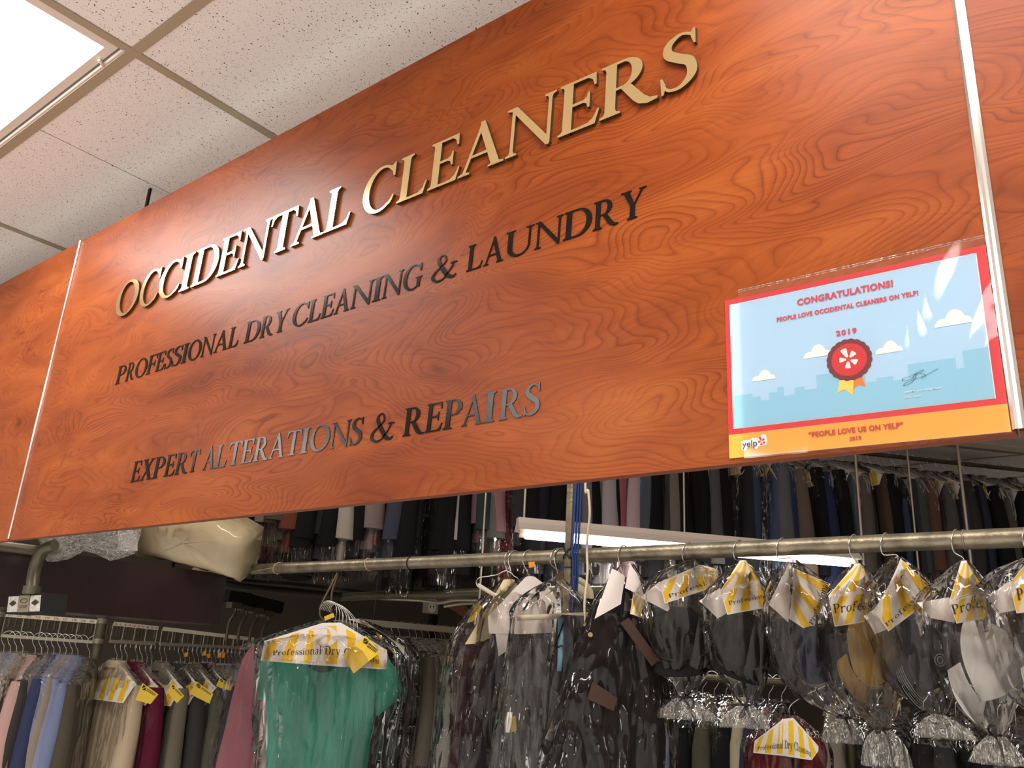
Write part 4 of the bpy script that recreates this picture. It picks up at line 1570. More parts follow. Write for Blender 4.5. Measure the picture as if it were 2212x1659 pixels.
def garment_mesh(seed, W=0.21, L=0.75, T=0.05, sleeves=0.55, flare=0.0, collar=True):
    """hanging shirt / coat: origin at the hook top, neck 0.10 below"""
    mb = MB()
    n = 28
    zn = -0.105
    wt = [(zn, 0.05), (zn - 0.02, 0.085), (zn - 0.045, 0.14), (zn - 0.075, W * 0.90), (zn - 0.11, W), (zn - 0.2, W * 0.95), (zn - L, W * (0.93 + flare))]
    tt = [(zn, 0.032), (zn - 0.03, 0.038), (zn - 0.11, T * 0.75), (zn - 0.25, T), (zn - L, T * (1.05 + flare))]
    zs = [zn, zn - 0.012, zn - 0.03, zn - 0.05, zn - 0.075, zn - 0.1, zn - 0.14, zn - 0.2] + [zn - 0.2 - (L - 0.2) * (k + 1) / 9 for k in range(9)]
    rings = [ring(z, lens(z, wt), lens(z, tt), n, seed, min(0.35, 0.05 + 0.4 * (zn - z)), pw=2.3) for z in zs]
    mb.loft(rings, cap0=True, cap1=True)
    if collar:
        rr = [ring(zn + dz, w, t, 20, seed, 0.03) for dz, w, t in ((-0.014, 0.062, 0.044), (0.012, 0.052, 0.036), (0.020, 0.050, 0.034), (0.012, 0.044, 0.028))]
        mb.loft(rr)
    if sleeves:
        for sx in (-1, 1):
            rg = []
            for k in range(9):
                t = k / 8
                z = zn - 0.085 - sleeves * t
                cx = sx * (W * 0.86 + 0.02 * math.sin(t * 2.5) + 0.015 * t)
                rg.append(ring(z, 0.048 * (1 - 0.25 * t), (0.036 + 0.012 * t) * (0.7 if k == 0 else 1), 14, seed + 5 + sx, 0.12, cx=cx, cy=0.008 * math.sin(t * 4 + seed)))
            mb.loft(rg, cap0=True, cap1=True)
    return mb.mesh('garment')


def bag_mesh(seed, W=0.235, L=0.95, T=0.062, n=30):
    mb = MB()
    zn = -0.075
    wt = [(zn, 0.03), (zn - 0.03, 0.08), (zn - 0.07, 0.155), (zn - 0.115, W * 0.95), (zn - 0.16, W), (zn - L, W * 0.96)]
    tt = [(zn, 0.022), (zn - 0.05, 0.045), (zn - 0.16, T * 0.9), (zn - 0.4, T), (zn - L, T * 0.85)]
    zs = [zn, zn - 0.02, zn - 0.045, zn - 0.07, zn - 0.1, zn - 0.13, zn - 0.17] + [zn - 0.17 - (L - 0.17) * (k + 1) / 14 for k in range(14)]
    rings = []
    for z in zs:
        r_ = ring(z, lens(z, wt), lens(z, tt), n, seed, 0.12)
        for k, p in enumerate(r_):
            d = 0.007 * nz(p.x * 9, p.y * 9, z * 14, seed) + 0.0045 * nz(p.x * 30, p.y * 30, z * 8, seed + 3)
            p += V((p.x, p.y * 2, 0)).normalized() * d
        rings.append(r_)
    mb.loft(rings)
    return mb.mesh('plastic_bag')


def hook_pts(s=1.0):
    """wire hook that lies over a rail whose top is at the origin; opening towards +Y"""
    return spline([(0, 0.034 * s, -0.022), (0, 0.031 * s, -0.006), (0, 0.016 * s, 0.009), (0, -0.003, 0.010), (0, -0.020 * s, -0.004), (0, -0.022 * s, -0.024), (0, -0.012, -0.045), (0, -0.002, -0.062), (0, 0, -0.115)], 26)


def hanger_mesh(w=0.20, drop=0.085, bar=True):
    mb = MB()
    mb.tube(hook_pts(), 0.0017, 6)
    z0 = -0.112
    mb.tube(spline([(0, 0, z0), (-0.03, 0, z0 - 0.008), (-w * 0.6, 0, z0 - drop * 0.6), (-w, 0, z0 - drop), (-w * 0.93, 0, z0 - drop - 0.012)], 14), 0.0016, 6)
    mb.tube(spline([(0, 0, z0), (0.03, 0, z0 - 0.008), (w * 0.6, 0, z0 - drop * 0.6), (w, 0, z0 - drop), (w * 0.93, 0, z0 - drop - 0.012)], 14), 0.0016, 6)
    if bar:
        mb.tube([(-w * 0.93, 0, z0 - drop - 0.012), (w * 0.93, 0, z0 - drop - 0.012)], 0.0016, 6)
    return mb.mesh('hanger')


def cape_mesh(seed, W=0.215, H=0.17, T=0.05, flat_top=0.035):
    """paper shoulder cover: a folded sheet over the hanger, two house-shaped leaves"""
    mb = MB()
    zn = -0.098
    def top(u):
        x = abs(u - 0.5) * 2
        return zn - max(0.0, x - flat_top / W) * 0.105
    for sy in (-1, 1):
        def fn(u, v, sy=sy):
            t = top(u)
            z = (zn - H) + (t - (zn - H)) * v
            x = (u - 0.5) * 2 * W
            y = sy * (0.010 + T * (1 - v) ** 0.7 + 0.004 * nz(x * 12, z * 12, sy, seed))
            return V((x if sy < 0 else -x, y, z))
        mb.grid(fn, 20, 8)
    return mb.mesh('paper_cover')


HOOK_ME = None
GAR = {}
for k in range(3):
    GAR['shirt%d' % k] = garment_mesh(k + 1, 0.205, 0.70, 0.046, 0.52)
    GAR['coat%d' % k] = garment_mesh(k + 11, 0.215, 0.80, 0.062, 0.60)
    GAR['dress%d' % k] = garment_mesh(k + 21, 0.19, 0.78, 0.036, 0, 0.1, collar=False)
BAGS = [bag_mesh(31, 0.236, 0.80, 0.060), bag_mesh(32, 0.238, 0.88, 0.066), bag_mesh(33, 0.232, 0.83, 0.056)]
CAPE = cape_mesh(41)
HANG = hanger_mesh()
for me in list(GAR.values()):
    me.materials.append(cloth(60, 60, 60))
for me in BAGS:
    me.materials.append(M['film_row'])
CAPE.materials.append(M['stripe'])
HANG.materials.append(M['wire'])


def child(me, name, parent, mat=None):
    o = bpy.data.objects.new(name, me)
    COL.objects.link(o)
    o.parent = parent
    if mat:
        o.material_slots[0].link = 'OBJECT'
        o.material_slots[0].material = mat
    return o


NAMES = {'shirt': 'bagged_shirt', 'coat': 'bagged_coat', 'dress': 'bagged_dress'}
GNAME = {'shirt': 'shirt', 'coat': 'coat', 'dress': 'dress'}


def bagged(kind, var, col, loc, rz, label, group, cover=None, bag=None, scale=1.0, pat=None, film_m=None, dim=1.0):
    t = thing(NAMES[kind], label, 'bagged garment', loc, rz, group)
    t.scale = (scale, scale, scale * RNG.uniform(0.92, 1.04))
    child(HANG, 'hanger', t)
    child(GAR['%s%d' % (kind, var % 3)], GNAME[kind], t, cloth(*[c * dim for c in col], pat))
    child(bag or BAGS[var % 3], 'plastic_bag', t, film_m)
    if cover:
        child(CAPE, 'paper_cover', t, cover)
    return t


ORD = ['first', 'second', 'third', 'fourth', 'fifth', 'sixth', 'seventh', 'eighth', 'ninth', 'tenth', 'eleventh', 'twelfth', 'thirteenth', 'fourteenth', 'fifteenth', 'sixteenth', 'seventeenth', 'eighteenth',
       'nineteenth', 'twentieth', 'twenty-first', 'twenty-second', 'twenty-third', 'twenty-fourth', 'twenty-fifth', 'twenty-sixth', 'twenty-seventh', 'twenty-eighth', 'twenty-ninth', 'thirtieth',
       'thirty-first', 'thirty-second', 'thirty-third', 'thirty-fourth', 'thirty-fifth', 'thirty-sixth', 'thirty-seventh', 'thirty-eighth', 'thirty-ninth', 'fortieth', 'forty-first', 'forty-second', 'forty-third',
       'forty-fourth', 'forty-fifth', 'forty-sixth', 'forty-seventh', 'forty-eighth', 'forty-ninth', 'fiftieth']

# ---------------------------------------------------------------- the far overhead row
BLK = (26, 25, 27)
ROW = [(478, 'dark red', (92, 26, 28), 'shirt'), (494, 'dark red', (100, 24, 28), 'dress'), (510, 'maroon brown', (66, 40, 36), 'shirt'), (526, 'mauve grey', (120, 108, 110), 'shirt'), (546, 'red and black', (128, 22, 26), 'dress'), (561, 'black', BLK, 'coat'),
       (577, 'beige grey', (150, 140, 124), 'shirt'), (593, 'olive grey', (96, 90, 74), 'shirt'), (607, 'brown', (82, 66, 50), 'coat'), (624, 'grey brown', (98, 88, 76), 'shirt'), (641, 'rust', (134, 66, 46), 'shirt'), (657, 'black', BLK, 'coat'),
       (676, 'glossy black', BLK, 'coat'), (694, 'blue black', (44, 46, 56), 'coat'), (711, 'black patterned', (40, 38, 38), 'dress'), (727, 'black', BLK, 'coat'), (744, 'pale beige', (196, 184, 168), 'shirt'), (763, 'black', BLK, 'coat'),
       (785, 'pale mauve', (150, 128, 126), 'shirt'), (801, 'grey', (140, 134, 128), 'shirt'), (815, 'coral red', (150, 70, 62), 'shirt'), (838, 'slate navy', (70, 74, 92), 'shirt'), (857, 'grey blue', (96, 106, 126), 'shirt'), (876, 'black', BLK, 'coat'),
       (894, 'charcoal', (50, 50, 52), 'coat'), (911, 'dark patterned', (60, 58, 54), 'dress'), (934, 'black', (22, 22, 22), 'coat'), (953, 'black', BLK, 'dress'), (971, 'glossy black', BLK, 'coat'), (992, 'pale grey', (190, 182, 176), 'shirt'),
       (1016, 'black', BLK, 'coat'), (1037, 'dark teal', (52, 66, 66), 'shirt'), (1056, 'mauve', (140, 98, 104), 'shirt'), (1073, 'grey', (112, 108, 104), 'shirt'), (1090, 'dusty pink', (170, 118, 122), 'shirt'), (1106, 'deep red', (104, 28, 34), 'dress'),
       (1120, 'dark grey', (58, 56, 56), 'shirt'), (1137, 'black', BLK, 'coat'), (1155, 'blue black', (36, 38, 48), 'coat'), (1173, 'charcoal', (66, 64, 62), 'shirt'), (1194, 'brown grey', (98, 84, 72), 'shirt'), (1213, 'black', BLK, 'coat'),
       (1240, 'navy', (48, 50, 68), 'coat'), (1256, 'pale violet', (130, 118, 136), 'shirt'), (1276, 'black', BLK, 'coat'), (1298, 'mid grey', (126, 126, 132), 'shirt'), (1316, 'pale lilac grey', (186, 178, 184), 'shirt'), (1330, 'black', BLK, 'coat'),
       (1343, 'rose pink', (188, 92, 108), 'shirt'), (1359, 'pale pink', (206, 178, 182), 'shirt'), (1377, 'blue', (90, 102, 150), 'shirt'), (1390, 'black', BLK, 'coat'), (1404, 'slate blue', (84, 94, 108), 'shirt'), (1420, 'dark olive', (66, 64, 58), 'shirt'),
       (1435, 'warm grey', (132, 122, 112), 'shirt'), (1446, 'black and gold', (64, 52, 30), 'dress'), (1456, 'black', BLK, 'coat'), (1468, 'purple checked', (112, 62, 104), 'shirt'), (1489, 'black', BLK, 'coat'), (1507, 'glossy black', BLK, 'coat'),
       (1526, 'pale grey', (178, 172, 184), 'shirt'), (1543, 'grey', (96, 94, 98), 'shirt'), (1562, 'black flowered', (34, 32, 30), 'dress'), (1586, 'black', BLK, 'coat'), (1602, 'dark grey', (48, 48, 52), 'coat'), (1618, 'blue', (62, 76, 110), 'shirt'),
       (1634, 'blue and grey flowered', (50, 60, 84), 'dress'), (1658, 'black flowered', (28, 28, 30), 'dress'), (1682, 'slate blue', (74, 94, 132), 'shirt'), (1696, 'grey', (110, 110, 112), 'shirt'), (1708, 'deep blue', (44, 56, 92), 'shirt'),
       (1728, 'brown taupe', (118, 98, 86), 'coat'), (1745, 'taupe', (140, 120, 108), 'dress'), (1760, 'black', BLK, 'coat'), (1776, 'navy', (40, 50, 90), 'coat'), (1788, 'tan', (120, 100, 84), 'shirt'), (1802, 'black', BLK, 'coat'),
       (1822, 'black and red', (70, 22, 26), 'dress'), (1834, 'teal', (44, 78, 72), 'shirt'), (1846, 'violet grey', (94, 86, 108), 'shirt'), (1860, 'taupe', (104, 94, 86), 'shirt'), (1878, 'charcoal', (54, 52, 52), 'coat'), (1898, 'brown', (92, 72, 58), 'shirt'),
       (1918, 'black', BLK, 'coat'), (1936, 'blue', (52, 66, 100), 'shirt'), (1955, 'dark grey', (58, 58, 60), 'coat'), (1975, 'black', BLK, 'coat'), (1996, 'grey green', (78, 82, 78), 'shirt'), (2016, 'brown', (96, 78, 66), 'shirt'), (2036, 'rust brown', (112, 76, 58), 'shirt'),
       (2056, 'grey', (92, 90, 88), 'shirt'), (2076, 'slate', (66, 70, 84), 'shirt'), (2096, 'black', BLK, 'coat'), (2118, 'charcoal', (60, 58, 58), 'coat'), (2140, 'dark blue', (46, 52, 74), 'coat'), (2164, 'black', BLK, 'coat'), (2188, 'grey brown', (88, 82, 76), 'shirt'), (2214, 'black', BLK, 'coat'), (2236, 'grey', (80, 78, 76), 'shirt'), (2258, 'black', BLK, 'coat')]
MARKS = [(533, 'the cream garment bag'), (1044, 'the rod left of the lit fixture'), (1228, 'the steel pole'), (1470, 'the rod holding the fixture middle'),
         (1866, 'the leftmost pale rod'), (2102, 'the rightmost pale rod')]
rot_row = math.atan2(-RKD.x, RKD.y)      # local X points from the rail towards the shop
near = {}
for q in ROW:
    mk = min(MARKS, key=lambda m: abs(m[0] - q[0]))
    near.setdefault((mk, q[0] >= mk[0]), []).append(q)
kk = 0
for (mk, rt), lst in near.items():
    lst.sort(key=lambda q: abs(q[0] - mk[0]))
    for k, (px, cname, col, kind) in enumerate(lst):
        kk += 1
        # the column is judged where the near edge of the garment shows, a little below mid height
        P = on_line(px, 2.25, RK0 + RKN * 0.17, RKD) - RKN * 0.17
        P.z = 2.857 + RNG.uniform(-0.004, 0.004)
        pat = 'check' if 'checked' in cname else ('print' if ('flower' in cname or 'pattern' in cname or 'gold' in cname) else None)
        lab = '%s %s, far rail, %s %s of %s' % (cname, GNAME[kind], ORD[k], 'right' if rt else 'left', mk[1])
        cov = M['stripe'] if (px > 1560 and kk % 3 != 1) else None
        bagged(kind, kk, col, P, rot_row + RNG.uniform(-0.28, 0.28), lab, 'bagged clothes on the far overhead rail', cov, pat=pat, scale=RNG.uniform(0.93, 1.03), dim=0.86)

# ---------------------------------------------------------------- shirts on the left conveyor
SH = [(8, 'pale grey', (150, 146, 150), 'shirt'), (24, 'grey blue', (122, 132, 158), 'shirt'), (37, 'light grey', (160, 160, 164), 'shirt'), (51, 'dark brown', (70, 60, 54), 'shirt'), (60, 'checked cream', (190, 170, 150), 'shirt'),
      (78, 'pale pink', (222, 170, 160), 'shirt'), (97, 'charcoal', (70, 66, 64), 'shirt'), (109, 'mauve grey', (124, 116, 124), 'shirt'), (121, 'navy blue', (62, 70, 112), 'shirt'), (134, 'periwinkle blue', (132, 142, 190), 'shirt'),
      (147, 'beige', (168, 150, 134), 'shirt'), (161, 'lavender blue', (150, 156, 194), 'shirt'), (177, 'steel blue', (128, 142, 186), 'shirt'), (196, 'olive brown', (92, 82, 66), 'coat')]
rot_l = math.atan2(-LD.x, LD.y)
for k, (px, cname, col, kind) in enumerate(SH):
    P = on_line(px + 2, 1.60, L0, LD)
    P.z = 1.622
    pat = 'check' if 'checked' in cname else None
    bagged(kind, k, col, P, rot_l - 0.20 + RNG.uniform(-0.05, 0.05), '%s %s in plastic under the numbered frame, %s from the left edge' % (cname, GNAME[kind], ORD[k]),
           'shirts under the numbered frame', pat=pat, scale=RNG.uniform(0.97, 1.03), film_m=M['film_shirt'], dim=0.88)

# ---------------------------------------------------------------- paper-covered orders on the second conveyor frame
L0, LD, LN = LB
rot_b = math.atan2(-LD.x, LD.y) - 0.42


def tag_part(root, pts, uvtext, mat, name='order_tag'):
    """a small square order slip: four world corners, dark mark and lines printed on it"""
    mb = MB()
    a, b, c, d = [V(p) for p in pts]
    nn = (b - a).cross(d - a).normalized()
    if nn.dot(CAM - a) < 0:
        nn = -nn
    f = lambda u, v, e=0.0: a * (1 - u) * (1 - v) + b * u * (1 - v) + c * u * v + d * (1 - u) * v + nn * e
    mb.add([f(0, 0), f(1, 0), f(1, 1), f(0, 1)], [(0, 1, 2, 3)])
    if uvtext:
        e = 0.0012
        mb.add([f(0.08, 0.72, e), f(0.08, 0.95, e), f(0.27, 0.95, e)], [(0, 1, 2)], 1)
        mb.add([f(0.12, 0.70, e), f(0.30, 0.92, e), f(0.30, 0.70, e)], [(0, 1, 2)], 1)
        for r0 in range(2):
            for k in range(9):
                x = 0.36 + k * 0.062
                mb.add([f(x, 0.85 - r0 * 0.10, e), f(x + 0.045, 0.85 - r0 * 0.10, e), f(x + 0.045, 0.91 - r0 * 0.10, e), f(x, 0.91 - r0 * 0.10, e)], [(0, 1, 2, 3)], 1)
    return put_rot(mb, name, [mat, M['ink']], root)


def put_rot(mb, name, mats, root):
    """world-space part under a root that may be turned and scaled"""
    mat = Matrix.LocRotScale(root.location, root.rotation_euler, root.scale).inverted()
    mb.v = [mat @ p for p in mb.v]
    return mb.build(name, mats, root)


# bare wire hooks crowding the rail further back, with orange number tags on some
HK = bpy.data.meshes.new('hook_only')
_h = MB()
_h.tube(hook_pts(), 0.0019, 6)
HK = _h.mesh('hanger_hook')
HK.materials.append(M['wire'])
CAPES = [(262, 'paper-covered beige garment', (196, 172, 140), True), (305, 'paper-covered wine red garment', (104, 24, 52), True), (352, 'paper-covered grey garment', (120, 112, 96), False), (398, 'paper-covered dark garment', (60, 58, 58), True),
         (428, 'paper-covered grey-green garment', (92, 92, 80), False), (455, 'paper-covered black garment', (44, 42, 42), True)]
SLIPS = {0: [(292, 1512), (325, 1521), (342, 1500), (308, 1475)], 1: [(360, 1495), (382, 1519), (398, 1503), (372, 1476)], 3: [(408, 1498), (452, 1520), (461, 1499), (425, 1472)], 5: [(466, 1482), (498, 1492), (503, 1480), (475, 1464)]}
for k, (px, cname, col, slip) in enumerate(CAPES):
    P = on_line(px, 1.60, L0, LD)
    P.z = 1.612
    t = bagged('shirt' if k % 2 == 0 else 'coat', k, col, P, 0.06 + RNG.uniform(-0.04, 0.04), '%s, %s of the yellow-striped covers right of the round post' % (cname, ORD[k]),
               'striped paper covers on the second conveyor', M['stripe'], film_m=M['film_row'])
    for j, dp in enumerate((12, 22, 30)[:1 + (k + 1) % 3] if k < 3 else (8, 15, 22)):
        Hp = on_line(px + dp, 1.60, L0, LD)
        Hp.z = 1.612
        h = child(HK, 'hook', t)
        h.matrix_parent_inverse = Matrix.LocRotScale(t.location, t.rotation_euler, t.scale).inverted()
        h.location = Hp
        h.rotation_euler = (0, 0, RNG.uniform(-0.2, 0.2))
        if k >= 3 and j == (k + 1) % 3:
            mb = MB()
            c0 = Hp + V((0.0, -0.026, -0.030 - 0.012 * (k % 2)))
            mb.add([c0 + V((-0.016, -0.002 * j, -0.013)), c0 + V((0.016, -0.002, -0.009)), c0 + V((0.016, 0, 0.013)), c0 + V((-0.016, 0, 0.009))], [(0, 1, 2, 3)])
            put_rot(mb, 'number_tag', M['orange_tag'], t)
    if k in SLIPS:
        dd = depth(P) - 0.24
        tag_part(t, [CAM + ray(*q) * dd for q in SLIPS[k]], True, M['yellow_tag'])
DIMG = [(90, 84, 74), (60, 58, 56), (110, 104, 92), (70, 60, 50), (48, 48, 50), (84, 84, 84), (100, 88, 70)]
hk = [470, 478, 486, 494, 501, 508, 516, 523]
for k, px in enumerate(hk):
    P = on_line(px, 1.60, L0, LD)
    P.z = 1.612
    t = bagged(['coat', 'shirt', 'dress'][k % 3], k, DIMG[k % 7], P, 0.0 + RNG.uniform(-0.06, 0.06), 'dim bagged garment on receding conveyor, %s hook from the round post' % ORD[k],
               'dim garments on the receding conveyor', film_m=M['film_row'])
    if px in (478, 494):
        q = [V((-0.004, -0.021, -0.050)), V((0.026, -0.021, -0.044)), V((0.026, -0.020, -0.020)), V((-0.004, -0.020, -0.026))]
        mb = MB()
        mb.add(q, [(0, 1, 2, 3)])
        o = mb.build('number_tag', M['orange_tag'], t)
        o['label'] = 'orange number tag on the hook'
L0, LD, LN = _keep

# white rail with grey-brown garments in the middle distance
WA, WB = BX(775, 1343, 4.75), BX(1010, 1364, 5.3)
WD = V((WB.x - WA.x, WB.y - WA.y, 0)).normalized()
r = thing('white_rail', 'thin white rail carrying grey-brown garments behind the green blouse', 'rail', WA)
mb = MB()
mb.beam(WA, WB, 0.02, 0.034)
put(mb, 'rail', M['plate'], r)
for Q in (WA.lerp(WB, 0.12), WA.lerp(WB, 0.9)):
    mb = MB()
    mb.tube([Q, V((Q.x, Q.y, ZC))], 0.002, 6)
    put(mb, 'hanger_wire', M['dull_pipe'], r)
GB = [(846, 'dark brown', (70, 58, 50)), (866, 'grey', (128, 122, 112)), (884, 'grey brown', (104, 96, 84)), (900, 'warm grey', (130, 120, 106)), (914, 'dark olive', (78, 72, 58)), (927, 'light grey', (150, 146, 138)),
      (940, 'spotted brown', (112, 96, 80)), (953, 'maroon', (72, 36, 38)), (965, 'spotted cream', (166, 148, 122)), (978, 'olive', (120, 106, 82)), (991, 'pale olive', (136, 128, 110))]
rot_w = math.atan2(-WD.x, WD.y)
for k, (px, cname, col) in enumerate(GB):
    P = on_line(px, 1.75, WA, WD)
    P.z = WA.z + (WB.z - WA.z) * 0.5 + 0.012
    bagged(['shirt', 'dress', 'coat'][k % 3], k, col, P, rot_w - 0.1 + RNG.uniform(-0.08, 0.08), '%s bagged garment on the thin white rail, %s from the green blouse' % (cname, ORD[k]), 'garments on the thin white rail',
           pat='print' if 'spotted' in cname else None, scale=0.96, film_m=M['film_row'])

# ================================================================ the nearer orders hanging from the pipe
def pl(c, Y, off=0.0):
    """px tuple (x, y[, extra offset towards the viewer]) on the plane Y"""
    o = off + (c[2] if len(c) > 2 else 0.0)
    if FACE is None:
        return at(c[0], c[1], Y, o)
    d = ray(c[0], c[1])
    P = CAM + d * ((FACE - CAM).dot(TH) / d.dot(TH))
    return P + (CAM - P).normalized() * o if o else P


FACE = None


def face(px, py, Y):
    """from here on the parts of one order stand in the upright plane through this point that faces the shop"""
    global FACE
    FACE = at(px, py, Y)


def quad_fn(c, Y, off=0.0, bulge=0.0):
    a, b, d, e = [pl(q, Y, off) for q in c]
    n = (b - a).cross(e - a).normalized()
    if n.dot(CAM - a) < 0:
        n = -n
    def fn(u, v, lift=0.0):
        return a * (1 - u) * (1 - v) + b * u * (1 - v) + d * u * v + e * (1 - u) * v + n * (lift + bulge * 4 * u * (1 - u) * (0.4 + 0.6 * v))
    return fn


def sheet_fn(bot, top, Y, off=0.0, bulge=0.0):
    """sheet between a lower and an upper pixel polyline, both run left to right"""
    def along(pts, u):
        ws = [abs(p[0] - pts[0][0]) for p in pts]
        tot = ws[-1] or 1
        for i in range(len(pts) - 1):
            if ws[i + 1] / tot >= u - 1e-9:
                t = (u * tot - ws[i]) / max(ws[i + 1] - ws[i], 1e-6)
                p, q = pts[i], pts[i + 1]
                return (p[0] + (q[0] - p[0]) * t, p[1] + (q[1] - p[1]) * t)
        return pts[-1]
    def fn(u, v, lift=0.0):
        b, t = along(bot, u), along(top, u)
        P = pl((b[0] + (t[0] - b[0]) * v, b[1] + (t[1] - b[1]) * v), Y, off + lift)
        return P + TH * (bulge * 4 * u * (1 - u) * (1 - 0.5 * v))
    return fn


def pxloft(mb, prof, Y, tr, seed, fold=0.03, n=32, m=30, pleat=0.0, cap=True, mat=0, off=0.0, minht=0.0):
    sp = spline(prof, m)
    rings = []
    for j, q in enumerate(sp):
        P = pl((q[0], q[1]), Y, off)
        s = depth(P) / FPX
        hw, ht = q[2] * s, max(q[2] * s * tr, minht)
        r_ = []
        for k in range(n):
            a = 2 * math.pi * k / n
            c, sn = math.cos(a), math.sin(a)
            x = math.copysign(abs(c) ** 0.8, c)
            y = math.copysign(abs(sn) ** 0.8, sn)
            f = 1 + fold * (1.6 * nz(c * 2.2, sn * 2.2, P.z * 5, seed) + nz(c * 6, sn * 6, P.z * 9, seed + 2))
            if pleat:
                pw = pleat(j / (m - 1)) if callable(pleat) else pleat
                f += pw * math.sin(a * 9 + seed + 2 * nz(c, sn, P.z * 3, seed)) + pw * 0.6 * math.sin(a * 15 + seed * 2)
            r_.append(P + RH * (x * hw * f) + TH * (y * ht * f))
        rings.append(r_)
    mb.loft(rings, mat=mat, cap0=cap, cap1=cap)
    return mb


def write(mb, text, fmap, u0, u1, v0, h, mat, lift=0.001):
    """serif printing along the sheet fmap(u, v, lift)"""
    xs, cur = [], 0.0
    for ch in text:
        if ch == ' ':
            cur += 0.42
            continue
        g = glyph(ch)
        a, b = gx_extent(g)
        xs.append((g, cur - a))
        cur += (b - a) + 0.10
    tot = cur - 0.10
    for g, dx in xs:
        glyph_mesh(mb, g, lambda x, y: fmap(u0 + (x + dx) / tot * (u1 - u0), v0 + y * h, lift), None, mat)


def finish(mb, name, mats, root):
    """drop degenerate n-gons safely and hang the part"""
    return tri_fix(put(mb, name, mats, root))


def wire(root, pts, r=0.0017, name='hanger', mat='wire', n=50):
    mb = MB()
    mb.tube(spline(pts, n), r, 6)
    return put(mb, name, M[mat], root)


def strip_px(mb, pts, w, Y, off=0.0, mat=0):
    """flat ribbon along pixel points, w metres wide, turned edge-up"""
    P = spline([pl(p, Y, off) for p in pts], 24)
    vs = []
    for i, p in enumerate(P):
        t = (P[min(i + 1, len(P) - 1)] - P[max(i - 1, 0)]).normalized()
        s = t.cross(TH).normalized() * (w / 2)
        tw = TH * (w * 0.25 * math.sin(i * 0.45))
        vs += [p + s + tw, p - s - tw]
    mb.add(vs, [(2 * i, 2 * i + 1, 2 * i + 3, 2 * i + 2) for i in range(len(P) - 1)], mat, True)


def cap_part(root, C, Rr, a, u, mcrown, mbrim, L=0.075, stitch=None, emblem=None, buttonholes=False, curl=0.5):
    """baseball cap: dome axis a, u = back of the opening; the brim points along -u"""
    a = a.normalized()
    u = (u - a * u.dot(a)).normalized()
    w = a.cross(u)
    capo = bpy.data.objects.new('cap', None)
    mb = MB()
    rings = []
    for j in range(12):
        th = math.pi / 2 * (1 - j / 11) * 0.97 + 0.03
        r_ = []
        for k in range(32):
            ph = 2 * math.pi * k / 32
            dent = 1 - 0.10 * nz(math.cos(ph) * 1.3, math.sin(ph) * 1.3, th, Rr * 900)
            seam = 1 - 0.012 * (abs(math.sin(ph * 3)) < 0.12)
            r_.append(C + a * (Rr * 1.18 * math.cos(th) * dent) + (u * math.cos(ph) * 1.08 + w * math.sin(ph)) * (Rr * math.sin(th) * seam * dent))
        rings.append(r_)
    mb.loft(rings, cap1=True)
    top = C + a * Rr * 1.17
    mb.tube([top, top + a * 0.006], [0.009, 0.006], 10)
    crown = put(mb, 'cap', mcrown, root)
    mb = MB()
    def brim(t, s, e=0.0):
        tau = (t - 0.5) * math.pi
        ph = math.pi + tau * 0.78
        base = u * math.cos(ph) * 1.08 * Rr + w * math.sin(ph) * Rr
        out = -u * (Rr * 0.55 + (L + Rr * 0.22) * math.cos(tau) ** 0.8) - w * (Rr * 0.94 * math.sin(tau))
        p = base * (1 - s) + out * s
        wx = math.sin(tau)
        return C + p - a * (curl * Rr * wx * wx * 0.8 * (0.35 + 0.65 * s) + 0.20 * L * s) + a * e
    for e in (0.0012, -0.0012):
        mb.grid(lambda t, s: brim(t, s, e), 24, 10)
    edge = [brim(i / 24, 1.0) for i in range(25)]
    mb.tube(edge, 0.0018, 6)
    br = put(mb, 'brim', mbrim, root)
    br.parent = crown
    if stitch:
        st = MB()
        for s in (0.35, 0.5, 0.65, 0.8, 0.93):
            st.tube([brim(0.06 + 0.88 * i / 24, s, 0.002) for i in range(25)], 0.0005, 4)
        o = put(st, 'stitching', stitch, root)
        o.parent = crown
    def dome(th, ph, e=0.0):
        return C + a * ((Rr * 1.18 + e) * math.cos(th)) + (u * math.cos(ph) * 1.08 + w * math.sin(ph)) * ((Rr + e) * math.sin(th))
    if buttonholes:
        st = MB()
        for ph in (0.5, 1.55, 2.6, 3.65, 4.7, 5.75):
            c0 = dome(0.75, ph, 0.0)
            n_ = (c0 - C).normalized()
            s1 = n_.orthogonal().normalized()
            s2 = n_.cross(s1)
            st.tube([c0 + (s1 * math.cos(t) + s2 * math.sin(t)) * 0.0035 for t in [2 * math.pi * i / 12 for i in range(12)]], 0.001, 5, closed=True)
        o = put(st, 'eyelet', mcrown if not stitch else stitch, root)
        o.parent = crown
    if emblem:
        st = MB()
        for rr in (0.013, 0.007):
            c0 = dome(0.75, emblem, 0.001)
            n_ = (c0 - C).normalized()
            s1 = n_.orthogonal().normalized()
            s2 = n_.cross(s1)
            st.tube([c0 + (s1 * math.cos(t) + s2 * math.sin(t)) * rr for t in [2 * math.pi * i / 20 for i in range(20)]], 0.0014, 5, closed=True)
        o = put(st, 'emblem', stitch or M['paper'], root)
        o.parent = crown
    return crown, dome


